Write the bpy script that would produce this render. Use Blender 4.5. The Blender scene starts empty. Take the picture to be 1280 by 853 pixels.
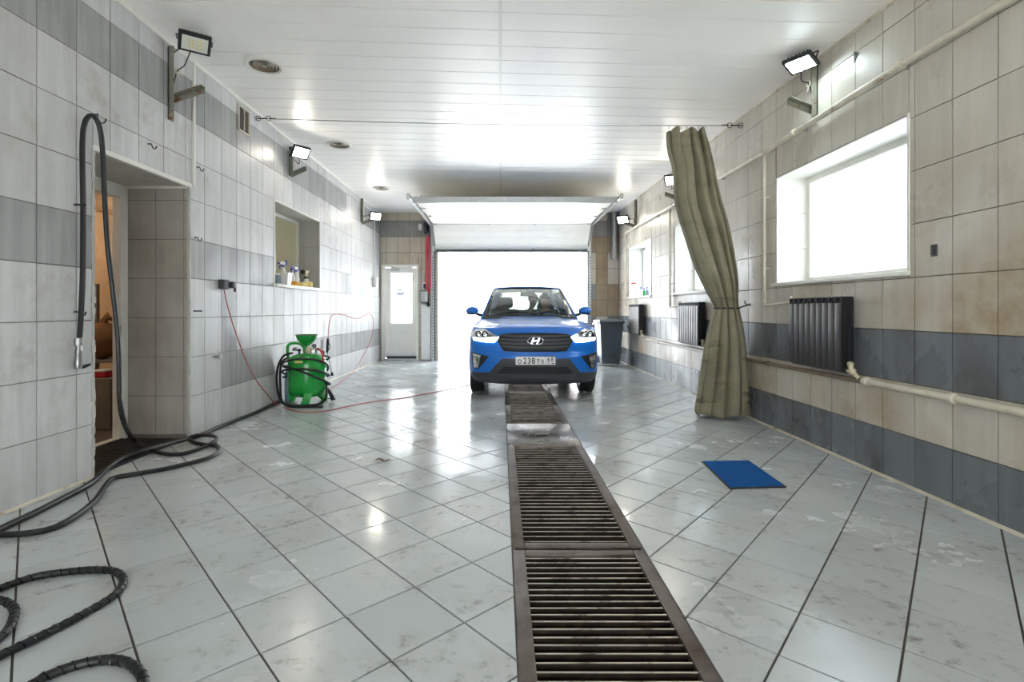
import bpy, bmesh, math, random
from mathutils import Vector, Matrix, Euler
random.seed(7)
PI = math.pi
C = bpy.context.scene.collection
S = bpy.context.scene

# ---------------------------------------------------------------- camera, sky, exposure
CAMZ, F, VPX, VPY = 1.2, 640.0, 626.0, 387.0
cam = bpy.data.objects.new('camera', bpy.data.cameras.new('camera'))
C.objects.link(cam)
cam.location = (0, 0, CAMZ)
cam.rotation_euler = (PI / 2, 0, 0)
cam.data.sensor_width = 36.0
cam.data.lens = 18.0
cam.data.shift_x = (640 - VPX) / 1280
cam.data.shift_y = (VPY - 426.5) / 1280
cam.data.clip_start = 0.02
cam.data.clip_end = 400
S.camera = cam

world = bpy.data.worlds.new('overcast_sky')
S.world = world
world.use_nodes = True
wn = world.node_tree.nodes['Background']
wn.inputs['Color'].default_value = (0.90, 0.96, 1.0, 1)
wn.inputs['Strength'].default_value = 5.0

sun = bpy.data.objects.new('sun', bpy.data.lights.new('sun', 'SUN'))
C.objects.link(sun)
sun.data.energy = 30
sun.data.angle = .03
sun.rotation_euler = Vector((.75, .12, -.85)).to_track_quat('-Z', 'Y').to_euler()

S.view_settings.view_transform = 'Standard'
S.view_settings.look = 'None'
S.view_settings.gamma = 1.0
S.view_settings.use_curve_mapping = False
S.view_settings.exposure = 0.9
S.cycles.use_denoising = True
S.cycles.max_bounces = 14
S.cycles.diffuse_bounces = 8
S.cycles.glossy_bounces = 5
S.cycles.transparent_max_bounces = 16
S.cycles.sample_clamp_indirect = 12.0
S.cycles.caustics_reflective = False
S.cycles.caustics_refractive = False


def portal(name, loc, rot, sx, sy):
    # marks an opening of the room so that the sky is sampled through it; gives no light of its own
    d = bpy.data.lights.new(name, 'AREA')
    d.shape = 'RECTANGLE'
    d.size, d.size_y = sx, sy
    d.cycles.is_portal = True
    o = bpy.data.objects.new(name, d)
    C.objects.link(o)
    o.location, o.rotation_euler = loc, rot


portal('portal_gate', (0.28, 12.2, 1.28), (PI / 2, 0, PI), 3.5, 2.6)
portal('portal_rear', (0.1, -3.7, 1.25), (PI / 2, 0, 0), 3.6, 2.5)
for _y in (4.3, 7.3, 10.2):
    portal('portal_window', (3.2, _y, 1.98), (PI / 2, 0, PI / 2), 1.7, 1.1)

# ---------------------------------------------------------------- geometry helpers


def V(*a):
    return Vector(a)


class MB:
    def __init__(s):
        s.v, s.f, s.mi, s.cur = [], [], [], 0

    def add(s, vs, fs):
        b = len(s.v)
        s.v += [Vector(p) for p in vs]
        s.f += [[b + i for i in f] for f in fs]
        s.mi += [s.cur] * len(fs)
        return s

    def box(s, c, d, rz=0.0, rot=None):
        x, y, z = d[0] / 2, d[1] / 2, d[2] / 2
        M = (rot.to_matrix() if rot is not None else Matrix.Rotation(rz, 3, 'Z'))
        p = [Vector(c) + M @ Vector((sx * x, sy * y, sz * z)) for sz in (-1, 1) for sy in (-1, 1) for sx in (-1, 1)]
        return s.add(p, [(0, 2, 3, 1), (4, 5, 7, 6), (0, 1, 5, 4), (2, 6, 7, 3), (0, 4, 6, 2), (1, 3, 7, 5)])

    def rng(s, x0, x1, y0, y1, z0, z1):
        return s.box(((x0 + x1) / 2, (y0 + y1) / 2, (z0 + z1) / 2), (abs(x1 - x0), abs(y1 - y0), abs(z1 - z0)))

    def bbox(s, c, d, b, rot=None):
        # box with chamfered edges
        x, y, z = d[0] / 2, d[1] / 2, d[2] / 2
        b = min(b, x * .9, y * .9, z * .9)
        M = rot.to_matrix() if rot is not None else Matrix.Identity(3)
        bm = bmesh.new()
        bmesh.ops.create_cube(bm, size=1)
        for v in bm.verts:
            v.co = Vector((v.co.x * 2 * x, v.co.y * 2 * y, v.co.z * 2 * z))
        bmesh.ops.bevel(bm, geom=bm.edges[:], offset=b, segments=2, profile=.5, affect='EDGES')
        bm.verts.index_update()
        s.add([Vector(c) + M @ v.co for v in bm.verts], [[v.index for v in f.verts] for f in bm.faces])
        bm.free()
        return s

    def rings(s, rings, cap=(True, True), closed=True):
        n = len(rings[0])
        vs = [p for r in rings for p in r]
        fs = []
        m = n if closed else n - 1
        for i in range(len(rings) - 1):
            for j in range(m):
                a, b = i * n + j, i * n + (j + 1) % n
                fs.append((a, b, b + n, a + n))
        if closed and cap[0]:
            fs.append(tuple(range(n - 1, -1, -1)))
        if closed and cap[1]:
            fs.append(tuple((len(rings) - 1) * n + j for j in range(n)))
        return s.add(vs, fs)

    def tube(s, pts, r, n=8, cap=(True, True)):
        pts = [Vector(p) for p in pts]
        rr = r if isinstance(r, (list, tuple)) else [r] * len(pts)
        t = []
        for i in range(len(pts)):
            a, b = pts[max(i - 1, 0)], pts[min(i + 1, len(pts) - 1)]
            d = (b - a)
            t.append(d.normalized() if d.length > 1e-9 else Vector((0, 0, 1)))
        u = t[0].orthogonal().normalized()
        out = []
        for i in range(len(pts)):
            if i:
                u = t[i - 1].rotation_difference(t[i]) @ u
                u = (u - t[i] * u.dot(t[i])).normalized()
            w = t[i].cross(u)
            out.append([pts[i] + (u * math.cos(2 * PI * k / n) + w * math.sin(2 * PI * k / n)) * rr[i] for k in range(n)])
        return s.rings(out, cap)

    def lathe(s, prof, c=(0, 0, 0), n=24, axis='Z', cap=(True, True)):
        c = Vector(c)
        out = []
        for r, h in prof:
            ring = []
            for k in range(n):
                a = 2 * PI * k / n
                p = (r * math.cos(a), r * math.sin(a), h)
                if axis == 'X':
                    p = (p[2], p[0], p[1])
                elif axis == 'Y':
                    p = (p[1], p[2], p[0])
                elif axis == '-Y':
                    p = (p[0], -p[2], p[1])
                ring.append(c + Vector(p))
            out.append(ring)
        return s.rings(out, cap)

    def grid(s, fn, nu, nv):
        vs = [fn(i / nu, j / nv) for j in range(nv + 1) for i in range(nu + 1)]
        fs = [(j * (nu + 1) + i, j * (nu + 1) + i + 1, (j + 1) * (nu + 1) + i + 1, (j + 1) * (nu + 1) + i) for j in range(nv) for i in range(nu)]
        return s.add(vs, fs)

    def prism(s, poly, d):
        # poly: list of 3d points, d: extrusion vector
        n = len(poly)
        d = Vector(d)
        p = [Vector(q) for q in poly]
        fs = [tuple(range(n)), tuple(range(2 * n - 1, n - 1, -1))] + [(i, i + n, (i + 1) % n + n, (i + 1) % n) for i in range(n)]
        return s.add(p + [q + d for q in p], fs)

    def ball(s, c, r, n=12, sc=(1, 1, 1)):
        m = n // 2
        out = []
        for i in range(m + 1):
            a = PI * (i + (.02 if i == 0 else -.02 if i == m else 0)) / m
            out.append([Vector(c) + Vector((r * sc[0] * math.sin(a) * math.cos(2 * PI * k / n), r * sc[1] * math.sin(a) * math.sin(2 * PI * k / n), -r * sc[2] * math.cos(a))) for k in range(n)])
        return s.rings(out)

    def mesh(s, name, mats, angle=35):
        me = bpy.data.meshes.new(name)
        me.from_pydata([tuple(p) for p in s.v], [], s.f)
        for m in (mats if isinstance(mats, (list, tuple)) else [mats]):
            me.materials.append(m)
        bm = bmesh.new()
        bm.from_mesh(me)
        bmesh.ops.recalc_face_normals(bm, faces=bm.faces[:])
        bm.to_mesh(me)
        bm.free()
        if any(s.mi):
            for p, i in zip(me.polygons, s.mi):
                p.material_index = i
        if angle:
            for p in me.polygons:
                p.use_smooth = True
            me.set_sharp_from_angle(angle=math.radians(angle))
        return me

    def build(s, name, mats, parent=None, origin=None, angle=35, solid=0):
        o0 = Vector(origin) if origin is not None else Vector()
        if origin is not None:
            s.v = [p - o0 for p in s.v]
        o = bpy.data.objects.new(name, s.mesh(name, mats, angle))
        C.objects.link(o)
        o.location = o0
        if parent is not None:
            o.parent = parent
        if solid:
            m = o.modifiers.new('thickness', 'SOLIDIFY')
            m.thickness = solid
            m.offset = 0
        return o


def tag(o, label=None, cat=None, group=None, kind=None):
    for k, v in (('label', label), ('category', cat), ('group', group), ('kind', kind)):
        if v:
            o[k] = v
    return o


def thing(name, label, cat, loc, rz=0.0, group=None):
    o = bpy.data.objects.new(name, None)
    C.objects.link(o)
    o.empty_display_size = .1
    o.location = loc
    o.rotation_euler = (0, 0, rz)
    return tag(o, label, cat, group)


def copy_tree(o, parent=None):
    c = o.copy()
    C.objects.link(c)
    c.parent = parent
    for ch in list(o.children):
        copy_tree(ch, c)
    return c


def spline(pts, step=.05, closed=False):
    pts = [Vector(p) for p in pts]
    out = []
    n = len(pts)
    for i in range(n - 1):
        p0, p1, p2, p3 = pts[max(i - 1, 0)], pts[i], pts[i + 1], pts[min(i + 2, n - 1)]
        k = max(2, int((p2 - p1).length / step))
        for j in range(k):
            t = j / k
            out.append(.5 * ((2 * p1) + (p2 - p0) * t + (2 * p0 - 5 * p1 + 4 * p2 - p3) * t * t + (3 * p1 - p0 - 3 * p2 + p3) * t ** 3))
    out.append(pts[-1])
    return out


def lerp(tab, x):
    if x <= tab[0][0]:
        return tab[0][1]
    for (a, b), (c, d) in zip(tab, tab[1:]):
        if x <= c:
            t = (x - a) / (c - a)
            return b + (d - b) * t
    return tab[-1][1]


def smooth(tab, x):
    # piecewise cubic through the table
    if x <= tab[0][0]:
        return tab[0][1]
    for i in range(len(tab) - 1):
        x0, y0 = tab[i]
        x1, y1 = tab[i + 1]
        if x <= x1:
            m0 = (y1 - tab[i - 1][1]) / (x1 - tab[i - 1][0]) if i else (y1 - y0) / (x1 - x0)
            m1 = (tab[i + 2][1] - y0) / (tab[i + 2][0] - x0) if i + 2 < len(tab) else (y1 - y0) / (x1 - x0)
            h = x1 - x0
            t = (x - x0) / h
            return (2 * t ** 3 - 3 * t * t + 1) * y0 + (t ** 3 - 2 * t * t + t) * h * m0 + (-2 * t ** 3 + 3 * t * t) * y1 + (t ** 3 - t * t) * h * m1
    return tab[-1][1]


def clip_half(poly, nx, ny, d):
    # keep the side nx*x+ny*y <= d
    out = []
    n = len(poly)
    for i in range(n):
        a, b = poly[i], poly[(i + 1) % n]
        da, db = nx * a[0] + ny * a[1] - d, nx * b[0] + ny * b[1] - d
        if da <= 0:
            out.append(a)
        if (da < 0 < db) or (db < 0 < da):
            t = da / (da - db)
            out.append((a[0] + (b[0] - a[0]) * t, a[1] + (b[1] - a[1]) * t))
    return out


def clip_rect(poly, x0, x1, y0, y1):
    for h in ((-1, 0, -x0), (1, 0, x1), (0, -1, -y0), (0, 1, y1)):
        poly = clip_half(poly, *h)
        if len(poly) < 3:
            return []
    return poly


def area(p):
    return .5 * sum(p[i][0] * p[(i + 1) % len(p)][1] - p[(i + 1) % len(p)][0] * p[i][1] for i in range(len(p)))


def inset(poly, d):
    if area(poly) < 0:
        poly = poly[::-1]
    out = poly
    n = len(poly)
    for i in range(n):
        a, b = poly[i], poly[(i + 1) % n]
        ex, ey = b[0] - a[0], b[1] - a[1]
        l = math.hypot(ex, ey)
        if l < 1e-6:
            continue
        nx, ny = ey / l, -ex / l
        out = clip_half(out, nx, ny, nx * a[0] + ny * a[1] - d)
        if len(out) < 3:
            return []
    q = []
    for p in out:
        if not q or math.hypot(p[0] - q[-1][0], p[1] - q[-1][1]) > 1e-5:
            q.append(p)
    if len(q) > 2 and math.hypot(q[0][0] - q[-1][0], q[0][1] - q[-1][1]) < 1e-5:
        q.pop()
    return q


def tile_add(mb, poly, m, th, bev=.0025):
    # a tile over a convex polygon; m maps (a, b, depth) to a point
    if area(poly) < 0:
        poly = poly[::-1]
    n = len(poly)
    cx, cy = sum(p[0] for p in poly) / n, sum(p[1] for p in poly) / n

    def sh(p):
        l = math.hypot(p[0] - cx, p[1] - cy) or 1
        k = max(0, 1 - 1.4 * bev / l)
        return (cx + (p[0] - cx) * k, cy + (p[1] - cy) * k)
    r0 = [m(p[0], p[1], 0) for p in poly]
    r1 = [m(p[0], p[1], th - bev * .6) for p in poly]
    r2 = [m(*sh(p), th) for p in poly]
    mb.rings([r0, r1, r2], cap=(False, True))


# points of the room from points of the photograph (used while measuring)
LX0, LSL = -2.954, .0095
LA = math.atan(LSL)
LS, LC = math.sin(LA), math.cos(LA)


def lw(u, z, d=0.0):
    return V(LX0 + u * LS + d * LC, u * LC - d * LS, z)


def lxy(y):
    return LX0 + LSL * y


def LP(px, py, d=0.0):
    y = 5.0
    for _ in range(12):
        y = F * -(lxy(y) + d) / (VPX - px)
    return V(lxy(y) + d, y, CAMZ + (VPY - py) * y / F)


RX = 2.76


def RP(px, py, d=0.0):
    y = F * (RX - d) / (px - VPX)
    return V(RX - d, y, CAMZ + (VPY - py) * y / F)


def FP(px, py, z=0.0):
    y = F * (CAMZ - z) / (py - VPY)
    return V((px - VPX) * y / F, y, z)


def YP(px, py, y):
    return V((px - VPX) * y / F, y, CAMZ + (VPY - py) * y / F)


def zc(x, y):
    return 3.465 - .033 * x * min(max((12 - y) / 8.3, 0), 1.1)


# ---------------------------------------------------------------- materials
def nt(name):
    m = bpy.data.materials.new(name)
    m.use_nodes = True
    n = m.node_tree.nodes
    n.clear()
    out = n.new('ShaderNodeOutputMaterial')
    return m, n, m.node_tree.links, out


def rgb(c):
    return (c[0], c[1], c[2], 1)


def sr(r, g, b):
    f = lambda c: (c / 255 / 12.92) if c / 255 <= .04045 else ((c / 255 + .055) / 1.055) ** 2.4
    return (f(r), f(g), f(b))


def noise(n, l, vec, scale, detail=4, rough=.55, stretch=None):
    if stretch:
        mp = n.new('ShaderNodeMapping')
        mp.inputs['Scale'].default_value = stretch
        l.new(vec, mp.inputs['Vector'])
        vec = mp.outputs['Vector']
    t = n.new('ShaderNodeTexNoise')
    t.inputs['Scale'].default_value = scale
    t.inputs['Detail'].default_value = detail
    t.inputs['Roughness'].default_value = rough
    l.new(vec, t.inputs['Vector'])
    return t.outputs['Fac']


def ramp(n, l, fac, a, b, va=0.0, vb=1.0):
    r = n.new('ShaderNodeMapRange')
    r.inputs['From Min'].default_value = a
    r.inputs['From Max'].default_value = b
    r.inputs['To Min'].default_value = va
    r.inputs['To Max'].default_value = vb
    l.new(fac, r.inputs['Value'])
    return r.outputs['Result']


def mix(n, l, fac, a, b, mode='MIX'):
    x = n.new('ShaderNodeMix')
    x.data_type = 'RGBA'
    x.blend_type = mode
    for k, val in ((0, fac), (6, a), (7, b)):
        if isinstance(val, (int, float)):
            x.inputs[k].default_value = val
        elif isinstance(val, tuple):
            x.inputs[k].default_value = rgb(val)
        else:
            l.new(val, x.inputs[k])
    return x.outputs[2]


def mul(n, l, a, b, op='MULTIPLY'):
    x = n.new('ShaderNodeMath')
    x.operation = op
    for k, val in ((0, a), (1, b)):
        if isinstance(val, (int, float)):
            x.inputs[k].default_value = val
        else:
            l.new(val, x.inputs[k])
    return x.outputs[0]


def pmat(name, col, rough=.5, metal=0.0, var=.12, scale=6.0, bump=0.0, bscale=80.0, coat=0.0, spec=.5, wear=None, wearamt=(.55, .7), wscale=5.0, rvar=.06):
    m, n, l, out = nt(name)
    p = n.new('ShaderNodeBsdfPrincipled')
    pos = n.new('ShaderNodeNewGeometry').outputs['Position']
    f = noise(n, l, pos, scale)
    dark = tuple(c * (1 - var) for c in col)
    lite = tuple(min(1, c * (1 + var)) for c in col)
    c = mix(n, l, ramp(n, l, f, .3, .7), dark, lite)
    if wear:
        w = ramp(n, l, noise(n, l, pos, wscale, 6, .65), wearamt[0], wearamt[1])
        c = mix(n, l, w, c, wear)
    l.new(c, p.inputs['Base Color'])
    l.new(ramp(n, l, f, .3, .7, max(.02, rough - rvar), min(1, rough + rvar)), p.inputs['Roughness'])
    p.inputs['Metallic'].default_value = metal
    p.inputs['Coat Weight'].default_value = coat
    p.inputs['Coat Roughness'].default_value = .04
    p.inputs['Specular IOR Level'].default_value = spec
    if bump:
        b = n.new('ShaderNodeBump')
        b.inputs['Strength'].default_value = bump
        b.inputs['Distance'].default_value = .004
        l.new(noise(n, l, pos, bscale), b.inputs['Height'])
        l.new(b.outputs['Normal'], p.inputs['Normal'])
    l.new(p.outputs[0], out.inputs[0])
    return m


def emat(name, col, strength):
    m, n, l, out = nt(name)
    e = n.new('ShaderNodeEmission')
    e.inputs['Color'].default_value = rgb(col)
    e.inputs['Strength'].default_value = strength
    l.new(e.outputs[0], out.inputs[0])
    return m


def glass(name, tint=(1, 1, 1), frost=0.0, refl=.5):
    m, n, l, out = nt(name)
    t = n.new('ShaderNodeBsdfTransparent')
    t.inputs['Color'].default_value = rgb(tint)
    base = t.outputs[0]
    if frost:
        tr = n.new('ShaderNodeBsdfTranslucent')
        tr.inputs['Color'].default_value = rgb(tint)
        mx = n.new('ShaderNodeMixShader')
        mx.inputs[0].default_value = frost
        l.new(base, mx.inputs[1])
        l.new(tr.outputs[0], mx.inputs[2])
        base = mx.outputs[0]
    g = n.new('ShaderNodeBsdfGlossy')
    g.inputs['Roughness'].default_value = .03
    ge = n.new('ShaderNodeNewGeometry')
    dt = n.new('ShaderNodeVectorMath')
    dt.operation = 'DOT_PRODUCT'
    l.new(ge.outputs['Normal'], dt.inputs[0])
    l.new(ge.outputs['Incoming'], dt.inputs[1])
    cs = mul(n, l, 1.0, mul(n, l, dt.outputs['Value'], 0.0, 'ABSOLUTE'), 'SUBTRACT')
    fr = mul(n, l, mul(n, l, mul(n, l, cs, 5.0, 'POWER'), .9), .04, 'ADD')
    mx = n.new('ShaderNodeMixShader')
    l.new(mul(n, l, fr, refl * 2), mx.inputs[0])
    l.new(base, mx.inputs[1])
    l.new(g.outputs[0], mx.inputs[2])
    l.new(mx.outputs[0], out.inputs[0])
    return m


def tile_mat(name, col, stain, stain_rng, streak, rough, stain_scale=1.1, sdet=(3, .5), sst=None, zfade=None, dirt=None, bump=.08, spec=.3):
    # glazed tile: tone differs tile by tile, dried streaks, patchy stains running over the joints
    m, n, l, out = nt(name)
    p = n.new('ShaderNodeBsdfPrincipled')
    pos = n.new('ShaderNodeNewGeometry').outputs['Position']
    oi = n.new('ShaderNodeObjectInfo').outputs['Random']
    gi = n.new('ShaderNodeNewGeometry').outputs['Random Per Island']
    var = ramp(n, l, mul(n, l, mul(n, l, oi, gi, 'ADD'), .5), 0, 1, .88, 1.08)
    cv = n.new('ShaderNodeCombineColor')
    for k in range(3):
        l.new(var, cv.inputs[k])
    c = mix(n, l, 1.0, col, cv.outputs[0], 'MULTIPLY')
    st = ramp(n, l, noise(n, l, pos, 1.0, 5, .6, (14, 14, 1.2)), .38, .72)
    c = mix(n, l, mul(n, l, st, streak), c, tuple(min(1, x * .62) for x in col))
    fine = noise(n, l, pos, 9, 6, .7)
    sf = ramp(n, l, noise(n, l, pos, stain_scale, *sdet, stretch=sst), stain_rng[0], stain_rng[1])
    sf = mul(n, l, sf, ramp(n, l, fine, .25, .65, .45, 1.0))
    if zfade:       # splashes reach only so high
        sz = n.new('ShaderNodeSeparateXYZ')
        l.new(pos, sz.inputs[0])
        sf = mul(n, l, sf, ramp(n, l, sz.outputs['Z'], zfade[0], zfade[1], 1.0, zfade[2]))
    c = mix(n, l, mul(n, l, sf, stain_rng[2]), c, stain)
    if dirt:
        df = ramp(n, l, noise(n, l, pos, dirt[1], 8, .72), dirt[2], dirt[3])
        df2 = ramp(n, l, noise(n, l, pos, dirt[1] * .17, 3), .42, .62)
        c = mix(n, l, mul(n, l, mul(n, l, df, df2), dirt[4]), c, dirt[0])
    l.new(c, p.inputs['Base Color'])
    rf = ramp(n, l, noise(n, l, pos, 1.6, 5, .6), .35, .65, rough[0], rough[1])
    l.new(rf, p.inputs['Roughness'])
    b = n.new('ShaderNodeBump')
    p.inputs['Specular IOR Level'].default_value = spec
    b.inputs['Strength'].default_value = bump
    b.inputs['Distance'].default_value = .004
    l.new(noise(n, l, pos, 14, 3), b.inputs['Height'])
    l.new(b.outputs['Normal'], p.inputs['Normal'])
    l.new(p.outputs[0], out.inputs[0])
    return m


M = {}
M['tile_left'] = tile_mat('tile_left', sr(207, 207, 206), sr(172, 166, 156), (.40, .80, .4), .45, (.34, .52), 1.1, dirt=(sr(140, 126, 106), 5.0, .48, .72, .55))
M['tile_left_grey'] = tile_mat('tile_left_grey', sr(168, 168, 166), sr(126, 126, 124), (.40, .75, .6), .8, (.34, .52), 1.6)
M['tile_right'] = tile_mat('tile_right', sr(202, 197, 185), sr(152, 130, 96), (.42, .64, .85), .35, (.24, .46), 1.3, zfade=(1.5, 2.4, .15))
M['tile_right_grey'] = tile_mat('tile_right_grey', sr(112, 117, 121), sr(76, 74, 70), (.50, .60, .75), .45, (.2, .42), 2.2, sdet=(4, .55), sst=(1, 1, .45))
M['tile_back'] = tile_mat('tile_back', sr(198, 189, 174), sr(154, 130, 98), (.40, .75, .6), .3, (.2, .4), 1.1)
M['tile_back_brown'] = tile_mat('tile_back_brown', sr(168, 148, 120), sr(124, 102, 76), (.4, .7, .7), .4, (.25, .45), 1.3)
M['tile_back_grey'] = tile_mat('tile_back_grey', sr(146, 145, 140), sr(104, 98, 88), (.45, .75, .6), .6, (.2, .4), 1.6)
M['tile_alcove_shaded'] = tile_mat('tile_alcove_shaded', sr(178, 177, 170), sr(124, 116, 102), (.42, .75, .7), .4, (.25, .45), 1.4)  # wall tile in a darker tone, for the shadow inside the alcove
M['tile_floor'] = tile_mat('tile_floor', sr(188, 194, 195), sr(168, 164, 155), (.46, .72, .5), .0, (.07, .30), 2.2, sdet=(5, .6),
                           dirt=(sr(88, 72, 56), 13.0, .53, .70, .75), bump=.10, spec=.5)
M['grout_wall'] = pmat('grout_wall', sr(118, 112, 104), .8, scale=3)
M['grout_right'] = pmat('grout_right', sr(96, 84, 70), .8, scale=3)
M['grout_floor'] = pmat('grout_floor', sr(84, 72, 60), .7, scale=5)
M['plaster'] = pmat('plaster', sr(186, 184, 178), .85, bump=.2, bscale=30)
M['pvc_ceiling'] = pmat('pvc_ceiling', sr(246, 243, 238), .36, var=.02, scale=2)
M['white_pvc'] = pmat('white_pvc', sr(228, 226, 218), .35, var=.04)
M['cream_trim'] = pmat('cream_trim', sr(204, 196, 178), .5, wear=sr(140, 120, 88))
M['cream_pipe'] = pmat('cream_pipe', sr(206, 199, 180), .4, wear=sr(130, 106, 76), wearamt=(.62, .76), wscale=9)
M['rust_pipe'] = pmat('rust_pipe', sr(120, 104, 84), .6, wear=sr(84, 58, 40), wscale=8)
M['black_rubber'] = pmat('black_rubber', sr(22, 23, 25), .42, var=.2)
M['black_plastic'] = pmat('black_plastic', sr(34, 36, 38), .48, var=.08)
M['gloss_black'] = pmat('gloss_black', sr(12, 12, 13), .2, var=.05)
M['dark_plastic'] = pmat('dark_plastic', sr(20, 21, 22), .55, var=.08)
M['grey_plastic'] = pmat('grey_plastic', sr(62, 65, 67), .5, var=.06)
M['steel'] = pmat('steel', sr(160, 160, 158), .34, 1.0, wear=sr(96, 80, 64))
M['galv'] = pmat('galv', sr(176, 178, 178), .42, .85, scale=20)
M['chrome'] = pmat('chrome', sr(225, 226, 228), .12, 1.0, var=.02)
M['bracket'] = pmat('bracket', sr(138, 138, 124), .55, .3, wear=sr(122, 78, 42), wearamt=(.58, .66), wscale=12)
M['frame_steel'] = pmat('frame_steel', sr(104, 95, 88), .46, .6, wear=sr(66, 48, 36), wearamt=(.45, .7), wscale=4, bump=.25)
M['slat_shaded_steel'] = pmat('slat_shaded_steel', sr(46, 38, 32), .6, .3, wear=sr(74, 60, 46), wearamt=(.5, .7), wscale=14)  # slat sides coloured dark for the shade on them
M['slat_lit_worn'] = pmat('slat_lit_worn', sr(190, 182, 170), .35, .7, wear=sr(96, 82, 68), wearamt=(.5, .65), wscale=8)  # worn slat tops, coloured bright for the gate light falling on them
M['gunk'] = pmat('gunk', sr(38, 31, 26), .7, var=.4, scale=24, bump=1.0, bscale=60, wear=sr(72, 62, 50), wearamt=(.58, .78), wscale=30)
M['sign_pale'] = pmat('sign_pale', sr(246, 206, 196), .8, var=.02)
M['plate_steel'] = pmat('plate_steel', sr(98, 94, 90), .3, .6, wear=sr(58, 48, 40), wearamt=(.5, .62), wscale=4, bump=.2, bscale=40)
M['radiator'] = pmat('radiator', sr(62, 59, 56), .4, .35, var=.15)
M['radiator_dark'] = pmat('radiator_dark', sr(26, 27, 30), .45, .2)
M['brass'] = pmat('brass', sr(204, 194, 164), .4, .3)
def canvas_mat():
    m, n, l, out = nt('canvas')
    p = n.new('ShaderNodeBsdfPrincipled')
    pos = n.new('ShaderNodeNewGeometry').outputs['Position']
    sx = n.new('ShaderNodeSeparateXYZ')
    l.new(pos, sx.inputs[0])
    c = mix(n, l, ramp(n, l, noise(n, l, pos, 2.6, 5), .3, .7), sr(118, 112, 90), sr(146, 140, 116))
    g = ramp(n, l, noise(n, l, pos, 1.0, 5, .6, (2.2, 2.2, 10)), .54, .66)
    low = ramp(n, l, sx.outputs['Z'], .95, 1.5, 1.0, .25)
    c = mix(n, l, mul(n, l, mul(n, l, g, low), .75), c, sr(66, 52, 34))
    l.new(c, p.inputs['Base Color'])
    p.inputs['Roughness'].default_value = .85
    b = n.new('ShaderNodeBump')
    b.inputs['Strength'].default_value = .5
    b.inputs['Distance'].default_value = .006
    l.new(noise(n, l, pos, 26, 4), b.inputs['Height'])
    l.new(b.outputs['Normal'], p.inputs['Normal'])
    l.new(p.outputs[0], out.inputs[0])
    return m


M['canvas'] = canvas_mat()
M['car_blue'] = pmat('car_blue', (.001, .155, .62), .3, .1, var=.01, coat=.6, rvar=0)
M['blue_pile'] = pmat('blue_pile', sr(8, 84, 150), .95, var=.15, scale=40, bump=1.0, bscale=240)
M['green_paint'] = pmat('green_paint', sr(20, 158, 58), .3, wear=sr(106, 72, 46), wearamt=(.62, .65), wscale=7, coat=.3)
M['red_hose'] = pmat('red_hose', sr(176, 84, 86), .5)
M['red'] = pmat('red', sr(206, 40, 56), .5)
M['red_rope'] = pmat('red_rope', sr(204, 84, 96), .8)
M['tan_wall'] = pmat('tan_wall', sr(192, 160, 124), .9)
M['sack'] = pmat('sack', sr(122, 84, 48), .8, var=.3, bump=.4)
M['white_plastic'] = pmat('white_plastic', sr(232, 230, 224), .4, var=.03)
M['blue_plastic'] = pmat('blue_plastic', sr(24, 50, 168), .35)
M['pale_blue_plastic'] = pmat('pale_blue_plastic', sr(120, 140, 160), .4)
M['sponge'] = pmat('sponge', sr(220, 150, 40), .95, bump=.8, bscale=200)
M['sponge_pale'] = pmat('sponge_pale', sr(236, 214, 140), .95, bump=.8, bscale=200)
M['bin_grey'] = pmat('bin_grey', sr(74, 82, 88), .48, var=.05)
M['gate_white'] = pmat('gate_white', sr(226, 222, 212), .42, var=.03)
M['concrete'] = pmat('concrete', sr(198, 199, 199), .9, var=.08, scale=1)
M['facade'] = pmat('facade', sr(232, 230, 226), .9)
M['skin'] = pmat('skin', sr(222, 170, 146), .55, var=.05)
M['shirt'] = pmat('shirt', sr(206, 210, 216), .85, var=.05)
M['shirt_grey'] = pmat('shirt_grey', sr(150, 156, 166), .85, var=.05)
M['hair'] = pmat('hair', sr(48, 38, 32), .7)
M['trousers'] = pmat('trousers', sr(44, 48, 62), .85)
M['upholstery'] = pmat('upholstery', sr(92, 98, 94), .8)
M['paper'] = pmat('paper', sr(240, 240, 238), .8, var=.02)
M['ink'] = pmat('ink', sr(16, 16, 18), .6)
M['ink_pale'] = pmat('ink_pale', sr(150, 150, 190), .8)
M['flag_blue'] = pmat('flag_blue', sr(40, 60, 160), .6)
M['leaf'] = pmat('leaf', sr(92, 72, 40), .7)
M['carton'] = pmat('carton', sr(120, 112, 104), .8, var=.2)
M['glass_window'] = glass('glass_window', (.72, .75, .77), .35)
M['glass_frost'] = glass('glass_frost', (.78, .86, .80), .85)
M['glass_door'] = glass('glass_door', (.96, .97, .97), .35)
M['glass_car'] = glass('glass_car', (.74, .80, .77), 0, 1.2)
M['glass_tinted'] = glass('glass_tinted', (.26, .29, .28), 0, .8)
M['glass_lamp'] = glass('glass_lamp', (.97, .98, 1), 0, .5)
M['led_warm'] = emat('led_warm', (1, .93, .80), 40)
M['led_cool'] = emat('led_cool', (.80, .95, 1), 45)
M['headlight_glow'] = emat('headlight_glow', (.93, .97, 1), 14)
M['led_off'] = pmat('led_off', sr(226, 226, 214), .4, var=.05)
M['bulb'] = emat('bulb', (1, .90, .76), 260)

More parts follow.
